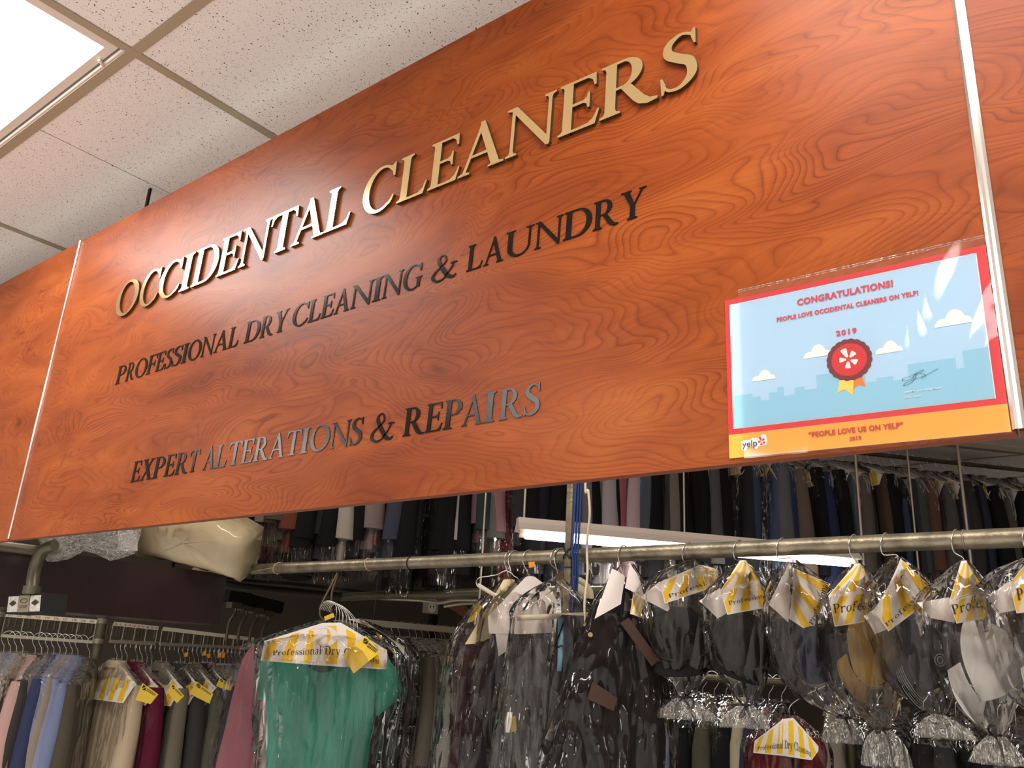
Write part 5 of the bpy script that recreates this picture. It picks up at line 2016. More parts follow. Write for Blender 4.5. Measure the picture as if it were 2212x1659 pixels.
def hat_order(label, prof, tie, ruf, hook, covers, plain, text, capargs, bow, Y=PY, tr=0.86, seed=1):
    """one cap order: hook, paper cover, cap, tied bag, gathered end and ribbon"""
    face(tie[0] * 0.4 + prof[0][0] * 0.6, prof[0][1], Y)
    r = thing('bagged_hat', label, 'bagged hat', pl(hook, Y), 0, 'bagged caps hanging from the pipe')
    hp = at(hook[0], 1180, Y)
    hp.z = PZ + PR
    mb = MB()
    pts = [V((hp.x + 0.004, Y + 0.030, PZ - 0.004)), V((hp.x + 0.003, Y + 0.026, PZ + 0.012)), V((hp.x, Y + 0.006, PZ + PR + 0.0035)), V((hp.x - 0.003, Y - 0.018, PZ + 0.014)), V((hp.x - 0.006, Y - 0.026, PZ - 0.008)),
           V((hp.x - 0.004, Y - 0.018, PZ - 0.03)), pl(prof[0][:2], Y) + V((0, 0, 0.004)), pl((prof[0][0], prof[0][1] + 16), Y)]
    mb.tube(spline(pts, 36), 0.0017, 6)
    put(mb, 'hook', M['wire'], r)
    off = 0.036
    for c, mk in covers:
        f = quad_fn(c, Y, off, 0.012)
        mb = MB()
        mb.grid(lambda u, v: f(u, v), 16, 10)
        mats = [M[mk], M['ink']]
        if text and c is covers[0][0]:
            s, u0, u1, v0, h = text
            write(mb, s, f, u0, u1, v0, h, 1, 0.0012)
        finish(mb, 'paper_cover', mats, r)
    for c in plain:
        f = quad_fn(c, Y, 0.012, 0.008)
        mb = MB()
        mb.grid(lambda u, v: f(u, v), 10, 8)
        put(mb, 'paper_flap', M['paper'], r)
    if capargs:
        C = pl(capargs['c'], Y, -0.034)
        dome = cap_part(r, C, capargs.get('r', 0.074), capargs['a'], capargs['u'], capargs['m'], capargs.get('mb', capargs['m']), capargs.get('L', 0.075), capargs.get('stitch'), capargs.get('emblem'), capargs.get('holes', False), capargs.get('curl', 0.28))
    mb = MB()
    pxloft(mb, prof + [(tie[0], tie[1], 9)], Y, tr, seed, 0.10, n=44, m=34, pleat=lambda t: 0.02 + 0.16 * max(0, t - 0.62) / 0.38, cap=False, minht=0.012)
    put(mb, 'plastic_bag', M['film'], r)
    mb = MB()
    pxloft(mb, [(tie[0], tie[1] - 2, 10)] + [(q[0], q[1] - 0.12 * (q[1] - tie[1]), q[2] * 0.84) for q in ruf], Y, 0.8, seed + 9, 0.10, n=60, m=12, pleat=lambda t: 0.08 + 0.22 * t, cap=False)
    put(mb, 'gathered_end', M['ruffle'], r)
    if bow:
        mb = MB()
        T = pl(tie, Y)
        s = depth(T) / FPX
        mb.tube([T + RH * (0.011 * math.cos(t)) + TH * (0.011 * math.sin(t)) for t in [2 * math.pi * i / 16 for i in range(16)]], 0.003, 6, closed=True)
        for path in bow:
            strip_px(mb, path, 0.006, Y, 0.016)
        put(mb, 'ribbon', M['ribbon'], r)
    return r


CW = cloth(226, 220, 216)
CBK = cloth(26, 25, 26)
CTAN = cloth(150, 112, 48)
CNAVY = cloth(42, 42, 50)
CBRN = cloth(64, 50, 44)
CBLU = cloth(26, 34, 62)
WST = simple('white_stitch', lin(210, 205, 205), 0.7)
aR = TH * 0.70 + RH * 0.68 + ZUP * 0.12
uR = ZUP * 0.92 + RH * 0.34

hat_order('black cap in a tied clear bag, first bag right of the dark jacket',
          [(1500, 1212, 14), (1488, 1240, 62), (1470, 1285, 88), (1472, 1340, 82), (1476, 1420, 62), (1478, 1475, 30)], (1476, 1507), [(1478, 1520, 34), (1482, 1545, 58), (1486, 1560, 62)], (1487, 1190),
          [([(1436, 1304), (1527, 1273), (1512, 1220), (1424, 1258)], 'stripe2'), ([(1527, 1273), (1550, 1270), (1552, 1232), (1512, 1220)], 'stripe2')],
          [[(1383, 1291), (1449, 1325), (1440, 1290), (1425, 1256)]], ('Professi', 0.12, 1.0, 0.17, 0.17),
          dict(c=(1470, 1385), r=0.082, a=TH * 0.5 + ZUP * 0.7 - RH * 0.2, u=RH * 0.2 + ZUP * 0.5 - TH * 0.8, m=CBK, L=0.07),
          [[(1476, 1507), (1455, 1530), (1438, 1556)], [(1476, 1507), (1490, 1530), (1504, 1566)], [(1476, 1507), (1495, 1508), (1497, 1528), (1484, 1530)], [(1476, 1506), (1462, 1504), (1449, 1508)]], seed=3)
hat_order('black cap in a tied clear bag, just left of the brown and navy cap',
          [(1603, 1214, 10), (1598, 1245, 42), (1588, 1300, 76), (1592, 1370, 70), (1602, 1440, 56), (1610, 1490, 30)], (1612, 1523), [(1612, 1540, 36), (1608, 1562, 48), (1606, 1578, 50)], (1597, 1190),
          [([(1571, 1328), (1660, 1312), (1641, 1254), (1556, 1276)], 'stripe2'), ([(1556, 1276), (1641, 1254), (1612, 1211), (1598, 1211)], 'stripe2')],
          [[(1510, 1298), (1550, 1336), (1570, 1325), (1555, 1270)]], ('Profession', 0.10, 0.97, 0.36, 0.17),
          dict(c=(1596, 1395), r=0.078, a=TH * 0.55 + ZUP * 0.6 + RH * 0.2, u=RH * 0.1 + ZUP * 0.6 - TH * 0.75, m=CBK, L=0.06),
          [[(1612, 1523), (1616, 1505), (1618, 1492)], [(1612, 1523), (1622, 1550), (1652, 1583)], [(1612, 1523), (1598, 1548), (1606, 1546), (1612, 1530)], [(1612, 1523), (1596, 1522), (1580, 1524)]], seed=5)
hat_order('brown and navy cap in a tied bag, its striped cover turned sideways',
          [(1711, 1209, 9), (1715, 1245, 46), (1728, 1310, 72), (1735, 1400, 72), (1755, 1470, 62), (1795, 1525, 34)], (1826, 1551), [(1822, 1565, 26), (1817, 1590, 36), (1815, 1612, 36)], (1690, 1190),
          [([(1752, 1368), (1795, 1262), (1712, 1226), (1704, 1336)], 'stripe2')], [[(1660, 1306), (1703, 1345), (1709, 1240), (1706, 1212)]], ('Professional', 0.14, 1.0, 0.06, 0.17),
          dict(c=(1742, 1405), r=0.078, a=TH * 0.45 + RH * 0.75 - ZUP * 0.05, u=ZUP * 0.8 + TH * 0.5, m=CBLU, mb=CBRN, L=0.06),
          [[(1826, 1551), (1838, 1580), (1858, 1640)], [(1826, 1551), (1814, 1545), (1808, 1552)]], seed=7)
hat_order('tan cap with a rounded brim in a tied clear bag',
          [(1852, 1217, 10), (1845, 1250, 40), (1838, 1310, 66), (1855, 1400, 76), (1868, 1480, 70), (1890, 1540, 36)], (1907, 1575), [(1906, 1592, 30), (1908, 1625, 42), (1910, 1668, 46)], (1846, 1190),
          [([(1803, 1354), (1866, 1344), (1890, 1275), (1789, 1287)], 'stripe2'), ([(1789, 1287), (1890, 1275), (1858, 1218), (1848, 1218)], 'stripe2')], [], ('Profess', 0.05, 1.02, 0.42, 0.30),
          dict(c=(1862, 1408), r=0.074, a=aR, u=uR, m=CTAN, L=0.058),
          [[(1907, 1575), (1920, 1600), (1930, 1659)], [(1907, 1575), (1895, 1572), (1893, 1582), (1903, 1580)]], seed=9)
hat_order('navy cap with rows of white stitching in a tied bag',
          [(1938, 1203, 9), (1942, 1240, 46), (1948, 1310, 82), (1965, 1390, 80), (1985, 1470, 66), (2010, 1520, 34)], (2026, 1545), [(2030, 1556, 30), (2036, 1578, 50), (2040, 1602, 56)], (1915, 1190),
          [([(1919, 1364), (2026, 1282), (1945, 1206), (1887, 1318)], 'stripe2')], [[(1866, 1331), (1890, 1370), (1915, 1360), (1888, 1316)]], ('Professional', 0.02, 1.0, 0.18, 0.15),
          dict(c=(1976, 1418), r=0.074, a=TH * 0.62 + RH * 0.72 + ZUP * 0.15, u=ZUP * 0.88 + RH * 0.42, m=CNAVY, L=0.06, stitch=WST, emblem=2.2), None, seed=11)
hat_order('white cap hanging brim down in a tied bag near the right edge',
          [(2081, 1210, 8), (2078, 1240, 36), (2068, 1300, 78), (2090, 1390, 82), (2110, 1470, 80), (2135, 1550, 40)], (2150, 1588), [(2152, 1604, 28), (2153, 1632, 42), (2154, 1660, 48)], (2068, 1180),
          [([(2066, 1347), (2125, 1337), (2126, 1272), (2050, 1300)], 'stripe2'), ([(2050, 1300), (2126, 1272), (2086, 1212), (2076, 1212)], 'stripe2')], [[(1980, 1302), (2010, 1335), (2062, 1345), (2050, 1290)]], ('Profes', 0.0, 1.0, 0.42, 0.42),
          dict(c=(2106, 1425), r=0.079, a=aR, u=uR, m=CW, L=0.074, holes=True),
          [[(2150, 1588), (2148, 1570), (2138, 1568), (2136, 1580), (2150, 1590)], [(2150, 1590), (2162, 1615), (2172, 1662)]], seed=13)
hat_order('white cap in a clear bag cut off by the right picture edge',
          [(2225, 1205, 12), (2222, 1240, 70), (2215, 1300, 92), (2230, 1400, 90), (2245, 1490, 70), (2260, 1540, 34)], (2268, 1560), [(2270, 1575, 30), (2270, 1600, 46), (2270, 1625, 50)], (2222, 1180),
          [([(2196, 1325), (2262, 1318), (2262, 1250), (2180, 1262)], 'stripe2'), ([(2180, 1262), (2262, 1250), (2232, 1208), (2222, 1208)], 'stripe2')], [[(2130, 1290), (2160, 1325), (2195, 1318), (2182, 1255)]], ('Profes', 0.1, 1.0, 0.42, 0.40),
          dict(c=(2262, 1420), r=0.079, a=aR, u=uR, m=CW, L=0.074, holes=True), None, seed=15)

# ---------------------------------------------------------------- green blouse bundle on the brown hook
BY = 1.08
face(703, 1340, BY)
r = thing('bagged_blouse', 'short-sleeved green blouse under a yellow-striped paper cover, in clear plastic', 'bagged garment', BH)
GREEN = cloth(58, 150, 128)
mb = MB()
pxloft(mb, [(703, 1405, 100), (704, 1428, 130), (698, 1480, 122), (690, 1560, 116), (680, 1659, 112), (668, 1800, 116), (655, 1920, 118)], BY, 0.27, 4, 0.05, n=48, m=30, pleat=0.02)
put(mb, 'blouse', GREEN, r)
mb = MB()
pxloft(mb, [(812, 1416, 20), (824, 1445, 34), (834, 1480, 34), (836, 1502, 28), (826, 1525, 17), (813, 1546, 4)], BY, 0.6, 6, 0.05, n=20, m=12)
put(mb, 'sleeve', GREEN, r)
mb = MB()
pxloft(mb, [(578, 1420, 12), (575, 1450, 16), (573, 1500, 16), (572, 1512, 15)], BY, 0.9, 8, 0.05, n=16, m=10)
put(mb, 'sleeve', GREEN, r)
mb = MB()
f = quad_fn([(672, 1452), (716, 1456), (722, 1436), (662, 1432)], BY, 0.062, 0.0)
mb.add([f(0.5 + 0.5 * math.cos(t), 0.75 + 0.7 * math.sin(t) * (1 if math.sin(t) < 0 else 0.2)) for t in [2 * math.pi * i / 24 for i in range(24)]], [tuple(range(24))])
o = put(mb, 'neckline_shade', cloth(38, 96, 86), r)  # flat darker green ellipse, painting the shade inside the neck opening
fb = sheet_fn([(563, 1427), (700, 1438), (836, 1446)], [(571, 1385), (697, 1346), (737, 1345), (836, 1404)], BY, 0.088, 0.012)
mb = MB()
mb.grid(lambda u, v: fb(u, v), 40, 12)
gP = glyph('P')
for e, k, sc_ in ((0.0008, 2, 1.0), (0.0016, 3, 0.86)):
    glyph_mesh(mb, gP, lambda x, y: fb(0.50 + (x - 0.33) * 0.36 * (1 if k == 2 else 1.0), 0.06 + y * 0.86, e) if k == 2 else fb(0.50 + (x - 0.33) * 0.36, 0.06 + y * 0.86, e), None, k)
write(mb, 'Professional Dry Cleaning', fb, 0.09, 0.94, 0.26, 0.20, 1, 0.0026)
finish(mb, 'paper_cover', [M['stripe'], M['ink'], M['yellow_line'], M['paper']], r)
# hanger and bunch of wire hooks over the brown hook
for k in range(7):
    dx = k * 7
    wire(r, [pl((690 + k * 2.2 + dx * 0.2, 1316 + k * 1.0), BY + 0.02 + k * 0.006), pl((703 + k * 3, 1299 + k * 0.8), BY + 0.02 + k * 0.007), pl((722 + k * 4, 1302 + k * 2), BY + 0.02 + k * 0.008), pl((727 + dx, 1322 + k * 3), BY + 0.02 + k * 0.01), pl((722 + dx * 1.2, 1350 + k * 3), BY + 0.02 + k * 0.012)], 0.0016, 'hook', n=26)
# hem printing on the bag, yellow tags
tag_part(r, [pl(q, BY, 0.12) for q in ((740, 1415), (790, 1373), (822, 1408), (764, 1455))], False, M['yellow_tag'])
mb = MB()
ft = quad_fn([(764, 1455), (822, 1408), (790, 1373), (740, 1415)], BY, 0.122)
for q in ([(0.78, 0.30), (0.78, 0.46), (0.93, 0.46)], [(0.82, 0.28), (0.95, 0.44), (0.95, 0.28)]):
    pass
mark = quad_fn([(783, 1388), (793, 1392), (797, 1384), (787, 1378)], BY, 0.123)
mb.add([mark(0, 0), mark(1, 0), mark(1, 1)], [(0, 1, 2)])
mb.add([mark(0, 0.2), mark(0.8, 1), mark(0, 1)], [(0, 1, 2)])
lines = quad_fn([(792, 1398), (812, 1411), (818, 1404), (798, 1388)], BY, 0.123)
for rr in range(2):
    for k in range(7):
        mb.add([lines(k / 7, 0.1 + rr * 0.5), lines((k + 0.7) / 7, 0.1 + rr * 0.5), lines((k + 0.7) / 7, 0.42 + rr * 0.5), lines(k / 7, 0.42 + rr * 0.5)], [(0, 1, 2, 3)])
put(mb, 'printing', M['ink'], r)
tag_part(r, [pl((702, 1341), BY, 0.02), pl((723, 1333), BY, 0.02), pl((720, 1324), BY, 0.02), pl((700, 1332), BY, 0.02)], False, M['yellow_tag'], 'number_tag')
mb = MB()
pxloft(mb, [(712, 1340, 22), (712, 1362, 80), (712, 1392, 146), (716, 1425, 158), (715, 1500, 164), (704, 1580, 156), (692, 1659, 150), (672, 1940, 150)], BY, 0.47, 21, 0.06, n=60, m=40, pleat=0.012, cap=False, off=0.012)
put(mb, 'plastic_bag', M['film'], r)

face(712, 1340, BY + 0.16)
r = thing('bagged_shirt', 'dusty rose garment in plastic half hidden behind the left side of the green blouse', 'bagged garment', pl((740, 1345), BY + 0.18), 0, 'bundle behind the green blouse')
mb = MB()
pxloft(mb, [(600, 1395, 50), (566, 1425, 40), (548, 1480, 38), (530, 1560, 40), (510, 1659, 44), (480, 1800, 48)], BY + 0.16, 0.6, 14, 0.06, n=28, m=22)
put(mb, 'sleeve', cloth(150, 84, 96), r)
mb = MB()
pxloft(mb, [(700, 1400, 90), (690, 1440, 120), (670, 1560, 120), (650, 1700, 120)], BY + 0.20, 0.35, 15, 0.04, n=28, m=16)
put(mb, 'shirt', cloth(150, 84, 96), r)
mb = MB()
pxloft(mb, [(720, 1350, 30), (640, 1395, 110), (620, 1440, 120), (600, 1560, 128), (570, 1800, 140)], BY + 0.17, 0.5, 16, 0.06, n=40, m=26, cap=False)
put(mb, 'plastic_bag', M['film_row'], r)
wire(r, [pl((712, 1315), BY + 0.12), pl((725, 1305), BY + 0.13), pl((738, 1318), BY + 0.15), pl((740, 1352), BY + 0.18)], 0.0016, 'hook', n=20)
for k, (cx, cname, col, lab) in enumerate(((760, 'coat', (40, 36, 40), 'black garment showing right of the green blouse hem'), (790, 'coat', (74, 66, 66), 'grey-brown garment behind the black one at the right of the green blouse'))):
    face(722, 1340, BY + 0.24 + 0.1 * k)
    r = thing('bagged_coat', lab, 'bagged garment', pl((755 + 18 * k, 1350), BY + 0.26 + 0.1 * k), 0, 'bundle behind the green blouse')
    mb = MB()
    pxloft(mb, [(cx - 10, 1400, 60), (cx - 5, 1430, 96), (cx, 1480, 100), (cx - 6, 1560, 96), (cx - 18, 1659, 94), (cx - 40, 1850, 96)], BY + 0.26 + 0.1 * k, 0.3, 30 + k, 0.06, n=32, m=20)
    put(mb, cname, cloth(*col), r)
    fc = sheet_fn([(cx - 110, 1412), (cx + 82, 1436)], [(cx - 108, 1390), (cx - 40, 1340 - 3 * k), (cx - 10, 1340 - 3 * k), (cx + 84, 1398)], BY + 0.22 + 0.1 * k, 0.0, 0.01)
    mb = MB()
    mb.grid(lambda u, v: fc(u, v), 20, 6)
    put(mb, 'paper_cover', M['stripe'], r)
    mb = MB()
    pxloft(mb, [(cx - 30, 1336, 20), (cx - 10, 1360, 66), (cx, 1400, 104), (cx + 4, 1440, 112), (cx, 1560, 108), (cx - 20, 1700, 104), (cx - 40, 1860, 104)], BY + 0.25 + 0.1 * k, 0.4, 33 + k, 0.07, n=44, m=30, cap=False)
    put(mb, 'plastic_bag', M['film'], r)
    wire(r, [pl((722 + 8 * k, 1318), BY + 0.14), pl((735 + 8 * k, 1312), BY + 0.16), pl((752 + 10 * k, 1330), BY + 0.2), pl((755 + 18 * k, 1356), BY + 0.26 + 0.1 * k)], 0.0016, 'hook', n=20)

# ---------------------------------------------------------------- plastic and cream garment bag lying on the dark beam
GD = 3.40
r = thing('garment_bag', 'stuffed cream garment bag wrapped in plastic, lying on the dark wooden beam', 'garment bag', BX(405, 1222, GD))
front = [(292, 1112), (452, 1112), (536, 1158), (517, 1255), (458, 1236), (404, 1222), (292, 1199)]
mb = MB()
nb = 10
cen = BX(405, 1170, GD)
for lay, (sc_, dd) in enumerate(((0.90, 0.0), (1.0, 0.03), (1.0, 0.2), (0.94, 0.28))):
    pass
ringsA = []
fp = []
for i in range(len(front)):
    a, b = front[i], front[(i + 1) % len(front)]
    for k in range(4):
        fp.append((a[0] + (b[0] - a[0]) * k / 4, a[1] + (b[1] - a[1]) * k / 4))
for sc_, dd in ((0.0, -0.035), (0.55, -0.03), (0.88, -0.012), (1.0, 0.015), (1.0, 0.22), (0.9, 0.26), (0.0, 0.26)):
    ringsA.append([cen + (BX(x, y, GD) - cen) * sc_ + FW * dd + V((0, 0, 0.004 * nz(x * 0.03, y * 0.03, dd * 9, 2))) for x, y in fp])
mb.loft(ringsA)
put(mb, 'bag', M['bag_cream'], r)
mb = MB()
mb.loft([[cen + (BX(x, y, GD) - cen) * (sc_ * 1.02) + FW * (dd - 0.008) + (RH * nz(x * 0.06, y * 0.06, dd * 20, 5) + ZUP * nz(x * 0.05, y * 0.08, dd * 15, 8)) * 0.008 for x, y in fp] for sc_, dd in ((0.02, -0.035), (0.3, -0.034), (0.6, -0.03), (0.88, -0.012), (1.0, 0.015), (1.0, 0.22))])
put(mb, 'plastic_wrap', M['film_smooth'], r)

r = thing('plastic_sheet', 'crumpled clear plastic draped over the dark wooden beam, left of the cream garment bag', 'plastic sheet', BX(180, 1190, 2.9))
def heap(u, v):
    bl = [(88, 1172), (100, 1213), (118, 1214), (152, 1207), (182, 1190), (205, 1196), (238, 1212), (262, 1206), (292, 1196)]
    t = u * (len(bl) - 1)
    i = min(int(t), len(bl) - 2)
    w_ = t - i
    bx_, by_ = bl[i][0] + (bl[i + 1][0] - bl[i][0]) * w_, bl[i][1] + (bl[i + 1][1] - bl[i][1]) * w_
    tx_, ty_ = 50 + 260 * u, 1128
    d = 2.86 + 0.45 * v + 0.03 * nz(u * 8, v * 5, 0, 3)
    return BX(bx_ + (tx_ - bx_) * v, by_ + (ty_ - by_) * v, d)
mb = MB()
mb.grid(heap, 44, 20)
mb.grid(lambda u, v: heap(0.15 + 0.8 * u, v * 0.9 + 0.08) + FW * 0.03 + ZUP * 0.006 * nz(u * 9, v * 9, 1, 2), 30, 16)
put(mb, 'sheet', M['film_milky'], r)
mb = MB()
fw_ = lambda u, v: BX(255 + 42 * u, 1190 - 45 * v, 3.2 + 0.02 * nz(u * 3, v * 3, 0, 1))
mb.grid(fw_, 8, 8)
put(mb, 'folded_cloth', cloth(196, 190, 190), r)

# ---------------------------------------------------------------- bags between the blouse and the pole
CY = 1.2


def hook_over(root, px, low, r_=0.0018):
    hp = at(px, 1190, CY)
    wire(root, [V((hp.x + 0.006, CY + 0.027, PZ - 0.01)), V((hp.x + 0.005, CY + 0.022, PZ + 0.014)), V((hp.x + 0.002, CY, PZ + PR + 0.003)), V((hp.x - 0.002, CY - 0.022, PZ + 0.012)), V((hp.x - 0.003, CY - 0.027, PZ - 0.012)), low.lerp(V((hp.x, CY - 0.02, PZ - 0.03)), 0.6), low], r_, 'hook', n=40)


face(1106, 1238, CY - 0.02)
r = thing('wire_hanger', 'empty wire hanger with a white tube, hooked over the pipe', 'hanger', pl((1104, 1238), CY, 0.02))
hook_over(r, 1112, pl((1105, 1240), CY, 0.03))
Q = lambda x, y, o=0.0: pl((x, y), CY, 0.03 + o)
wire(r, [Q(1105, 1238), Q(1092, 1233), Q(1075, 1241), Q(1055, 1245), Q(1036, 1248), Q(1029, 1256), Q(1031, 1266), Q(1034, 1262)], 0.0017, 'arm')
wire(r, [Q(1106, 1238), Q(1110, 1244), Q(1119, 1250), Q(1128, 1266, -0.02), Q(1150, 1290, -0.06)], 0.0017, 'arm')
mb = MB()
mb.tube([Q(1032, 1263), Q(1087, 1297, -0.02)], 0.0062, 12)
put(mb, 'tube', M['white_plastic'], r)

face(1104, 1240, CY)
r = thing('bagged_coat', 'wine-coloured garment with a cream paper shoulder cover, left of the orange tag', 'bagged garment', pl((1098, 1252), CY))
hook_over(r, 1104, pl((1101, 1254), CY, 0.0))
WINE = cloth(58, 22, 36)
mb = MB()
pxloft(mb, [(1050, 1370, 26), (1042, 1400, 36), (1034, 1470, 40), (1026, 1560, 44), (1014, 1659, 48), (990, 1850, 52)], CY, 0.8, 51, 0.07, n=28, m=24)
put(mb, 'coat', WINE, r)
for c in ([(1004, 1392), (1064, 1388), (1112, 1252), (1088, 1252)], [(1062, 1384), (1118, 1340), (1132, 1290), (1110, 1252)]):
    f = quad_fn(c, CY, 0.03, 0.012)
    mb = MB()
    mb.grid(lambda u, v: f(u, v), 10, 10)
    put(mb, 'paper_cover', M['cream_paper'], r)
f = quad_fn([(1008, 1346), (1024, 1341), (1043, 1309), (1027, 1304)], CY, 0.0)
mb = MB()
mb.grid(lambda u, v: f(u, v), 4, 4)
put(mb, 'order_tag', M['yellow_tag'], r)
mb = MB()
pxloft(mb, [(1098, 1250, 10), (1078, 1300, 44), (1048, 1360, 62), (1034, 1400, 66), (1020, 1500, 68), (1006, 1659, 74), (985, 1860, 80)], CY, 0.85, 53, 0.09, n=44, m=34, cap=False, pleat=0.02)
put(mb, 'plastic_bag', M['film'], r)

face(1145, 1240, CY)
r = thing('bagged_coat', 'dark plum garment under a white paper cover, its wire hook carrying an orange tag', 'bagged garment', pl((1145, 1245), CY))
hook_over(r, 1143, pl((1146, 1248), CY, 0.0))
tag_part(r, [pl((1143, 1227), CY, 0.04), pl((1155, 1224), CY, 0.04), pl((1155, 1213), CY, 0.04), pl((1141, 1214), CY, 0.04)], False, M['orange_tag'], 'number_tag')
PLUM = cloth(34, 25, 30)
mb = MB()
pxloft(mb, [(1125, 1350, 50), (1120, 1390, 62), (1112, 1460, 70), (1100, 1560, 78), (1086, 1659, 84), (1060, 1860, 88)], CY - 0.02, 0.6, 55, 0.08, n=32, m=26, pleat=0.02)
put(mb, 'coat', PLUM, r)
f = sheet_fn([(1056, 1369), (1130, 1370), (1206, 1366)], [(1054, 1332), (1137, 1245), (1153, 1245), (1182, 1266), (1206, 1300)], CY - 0.02, 0.06, 0.01)
mb = MB()
mb.grid(lambda u, v: f(u, v), 30, 8)
put(mb, 'paper_cover', M['paper'], r)
f = quad_fn([(1077, 1418), (1100, 1402), (1101, 1368), (1070, 1367)], CY - 0.02, 0.064)
mb = MB()
mb.grid(lambda u, v: f(u, v), 4, 6)
put(mb, 'paper_flap', M['paper'], r)
mb = MB()
pxloft(mb, [(1112, 1398, 9), (1109, 1450, 9), (1104, 1538, 9)], CY - 0.02, 0.35, 57, 0.02, n=12, m=10, off=0.062)
put(mb, 'belt', M['black'], r)
mb = MB()
pxloft(mb, [(1103, 1538, 9), (1100, 1560, 10), (1097, 1582, 6)], CY - 0.02, 0.5, 58, 0.1, n=12, m=8, off=0.064)
put(mb, 'buckle', M['chrome'], r)
tag_part(r, [pl((1104, 1582), CY - 0.02, 0.07), pl((1116, 1578), CY - 0.02, 0.07), pl((1114, 1546), CY - 0.02, 0.07), pl((1106, 1548), CY - 0.02, 0.07)], False, M['yellow_tag'])
mb = MB()
pxloft(mb, [(1145, 1242, 10), (1130, 1290, 62), (1122, 1340, 84), (1116, 1400, 90), (1104, 1500, 94), (1086, 1659, 100), (1060, 1860, 104)], CY - 0.02, 0.7, 59, 0.08, n=52, m=36, cap=False, pleat=0.018, off=0.01)
put(mb, 'plastic_bag', M['film'], r)

face(1208, 1240, CY - 0.11)
r = thing('bagged_trousers', 'grey garment over a pale dowel hanger in clear plastic, behind the steel pole', 'bagged garment', pl((1206, 1247), CY + 0.04))
hook_over(r, 1211, pl((1208, 1262), CY + 0.04))
GY_ = CY + 0.05
mb = MB()
mb.tube([pl((1116, 1335), GY_), pl((1296, 1327), GY_)], 0.0078, 12)
put(mb, 'dowel', M['cream_cord'], r)
wire(r, [pl((1208, 1262), GY_), pl((1170, 1292), GY_), pl((1120, 1330), GY_), pl((1117, 1336), GY_)], 0.0017, 'arm', n=20)
wire(r, [pl((1208, 1262), GY_), pl((1250, 1288), GY_), pl((1292, 1320), GY_), pl((1295, 1328), GY_)], 0.0017, 'arm', n=20)
mb = MB()
pxloft(mb, [(1246, 1330, 38), (1245, 1345, 42), (1238, 1450, 46), (1228, 1560, 48), (1214, 1659, 50), (1192, 1820, 52)], GY_, 0.2, 61, 0.06, n=32, m=22, pleat=0.03)
put(mb, 'trousers', cloth(60, 58, 58), r)
mb = MB()
pxloft(mb, [(1211, 1334, 6), (1211, 1400, 6), (1208, 1450, 5)], GY_, 0.5, 62, 0.02, n=10, m=8, off=0.04)
put(mb, 'blue_strip', simple('pale_blue_plastic', lin(120, 176, 202), 0.3), r)
mb = MB()
mb.tube(spline([pl((1218, 1342), GY_, 0.05), pl((1210, 1366), GY_, 0.05), pl((1200, 1393), GY_, 0.05), pl((1206, 1398), GY_, 0.05), pl((1212, 1395), GY_, 0.05), pl((1220, 1399), GY_, 0.05)], 30), 0.0022, 6)
put(mb, 'clip_wire', M['black'], r)
mb = MB()
mb.beam(pl((1207, 1238), GY_, 0.02), pl((1212, 1252), GY_, 0.02), 0.008, 0.02)
put(mb, 'clip', M['brown_wire'], r)
mb = MB()
pxloft(mb, [(1207, 1245, 7), (1196, 1285, 60), (1200, 1322, 96), (1200, 1350, 98), (1190, 1450, 100), (1176, 1560, 104), (1160, 1680, 108), (1140, 1840, 112)], GY_, 0.42, 63, 0.05, n=52, m=36, cap=False, pleat=0.012)
put(mb, 'plastic_bag', M['film'], r)

mb = MB()
hp = at(1213, 1190, CY)
mb.tube(spline([V((hp.x + 0.012, CY + 0.026, PZ)), V((hp.x + 0.01, CY + 0.012, PZ + PR)), V((hp.x, CY - 0.004, PZ + PR + 0.003)), V((hp.x - 0.008, CY - 0.022, PZ + 0.014)), V((hp.x - 0.012, CY - 0.027, PZ - 0.008)), V((hp.x - 0.010, CY - 0.027, PZ - 0.010)), V((hp.x - 0.006, CY - 0.024, PZ + 0.012))], 36), 0.0018, 6)
tag(mb.build('wire_hook', M['wire'], origin=hp), 'loose wire hook over the pipe just left of the steel pole', 'hook')
mb = MB()
cc = at(1238, 1290, 1.30)
mb.loft([[cc + (RH * math.cos(t) + ZUP * math.sin(t)) * (0.066 * k) + FW * d for t in [math.pi * i / 24 for i in range(25)]] for k, d in ((0.0, -0.006), (0.72, -0.006), (0.74, 0.0), (0.78, -0.008), (0.97, -0.006), (1.0, 0.0), (0.97, 0.012), (0.0, 0.014))], closed=False)
o = mb.build('padded_hanger', M['cream_cord'], origin=cc)
wire(o, [V((cc.x, PY + 0.024, PZ)), V((cc.x, PY + 0.01, PZ + PR + 0.004)), V((cc.x, PY - 0.022, PZ + 0.012)), V((cc.x, PY - 0.02, PZ - 0.03)), cc + ZUP * 0.062], 0.0018, 'hook', n=24)
tag(o, 'rounded cream hanger shoulder showing right behind the steel pole', 'hanger')

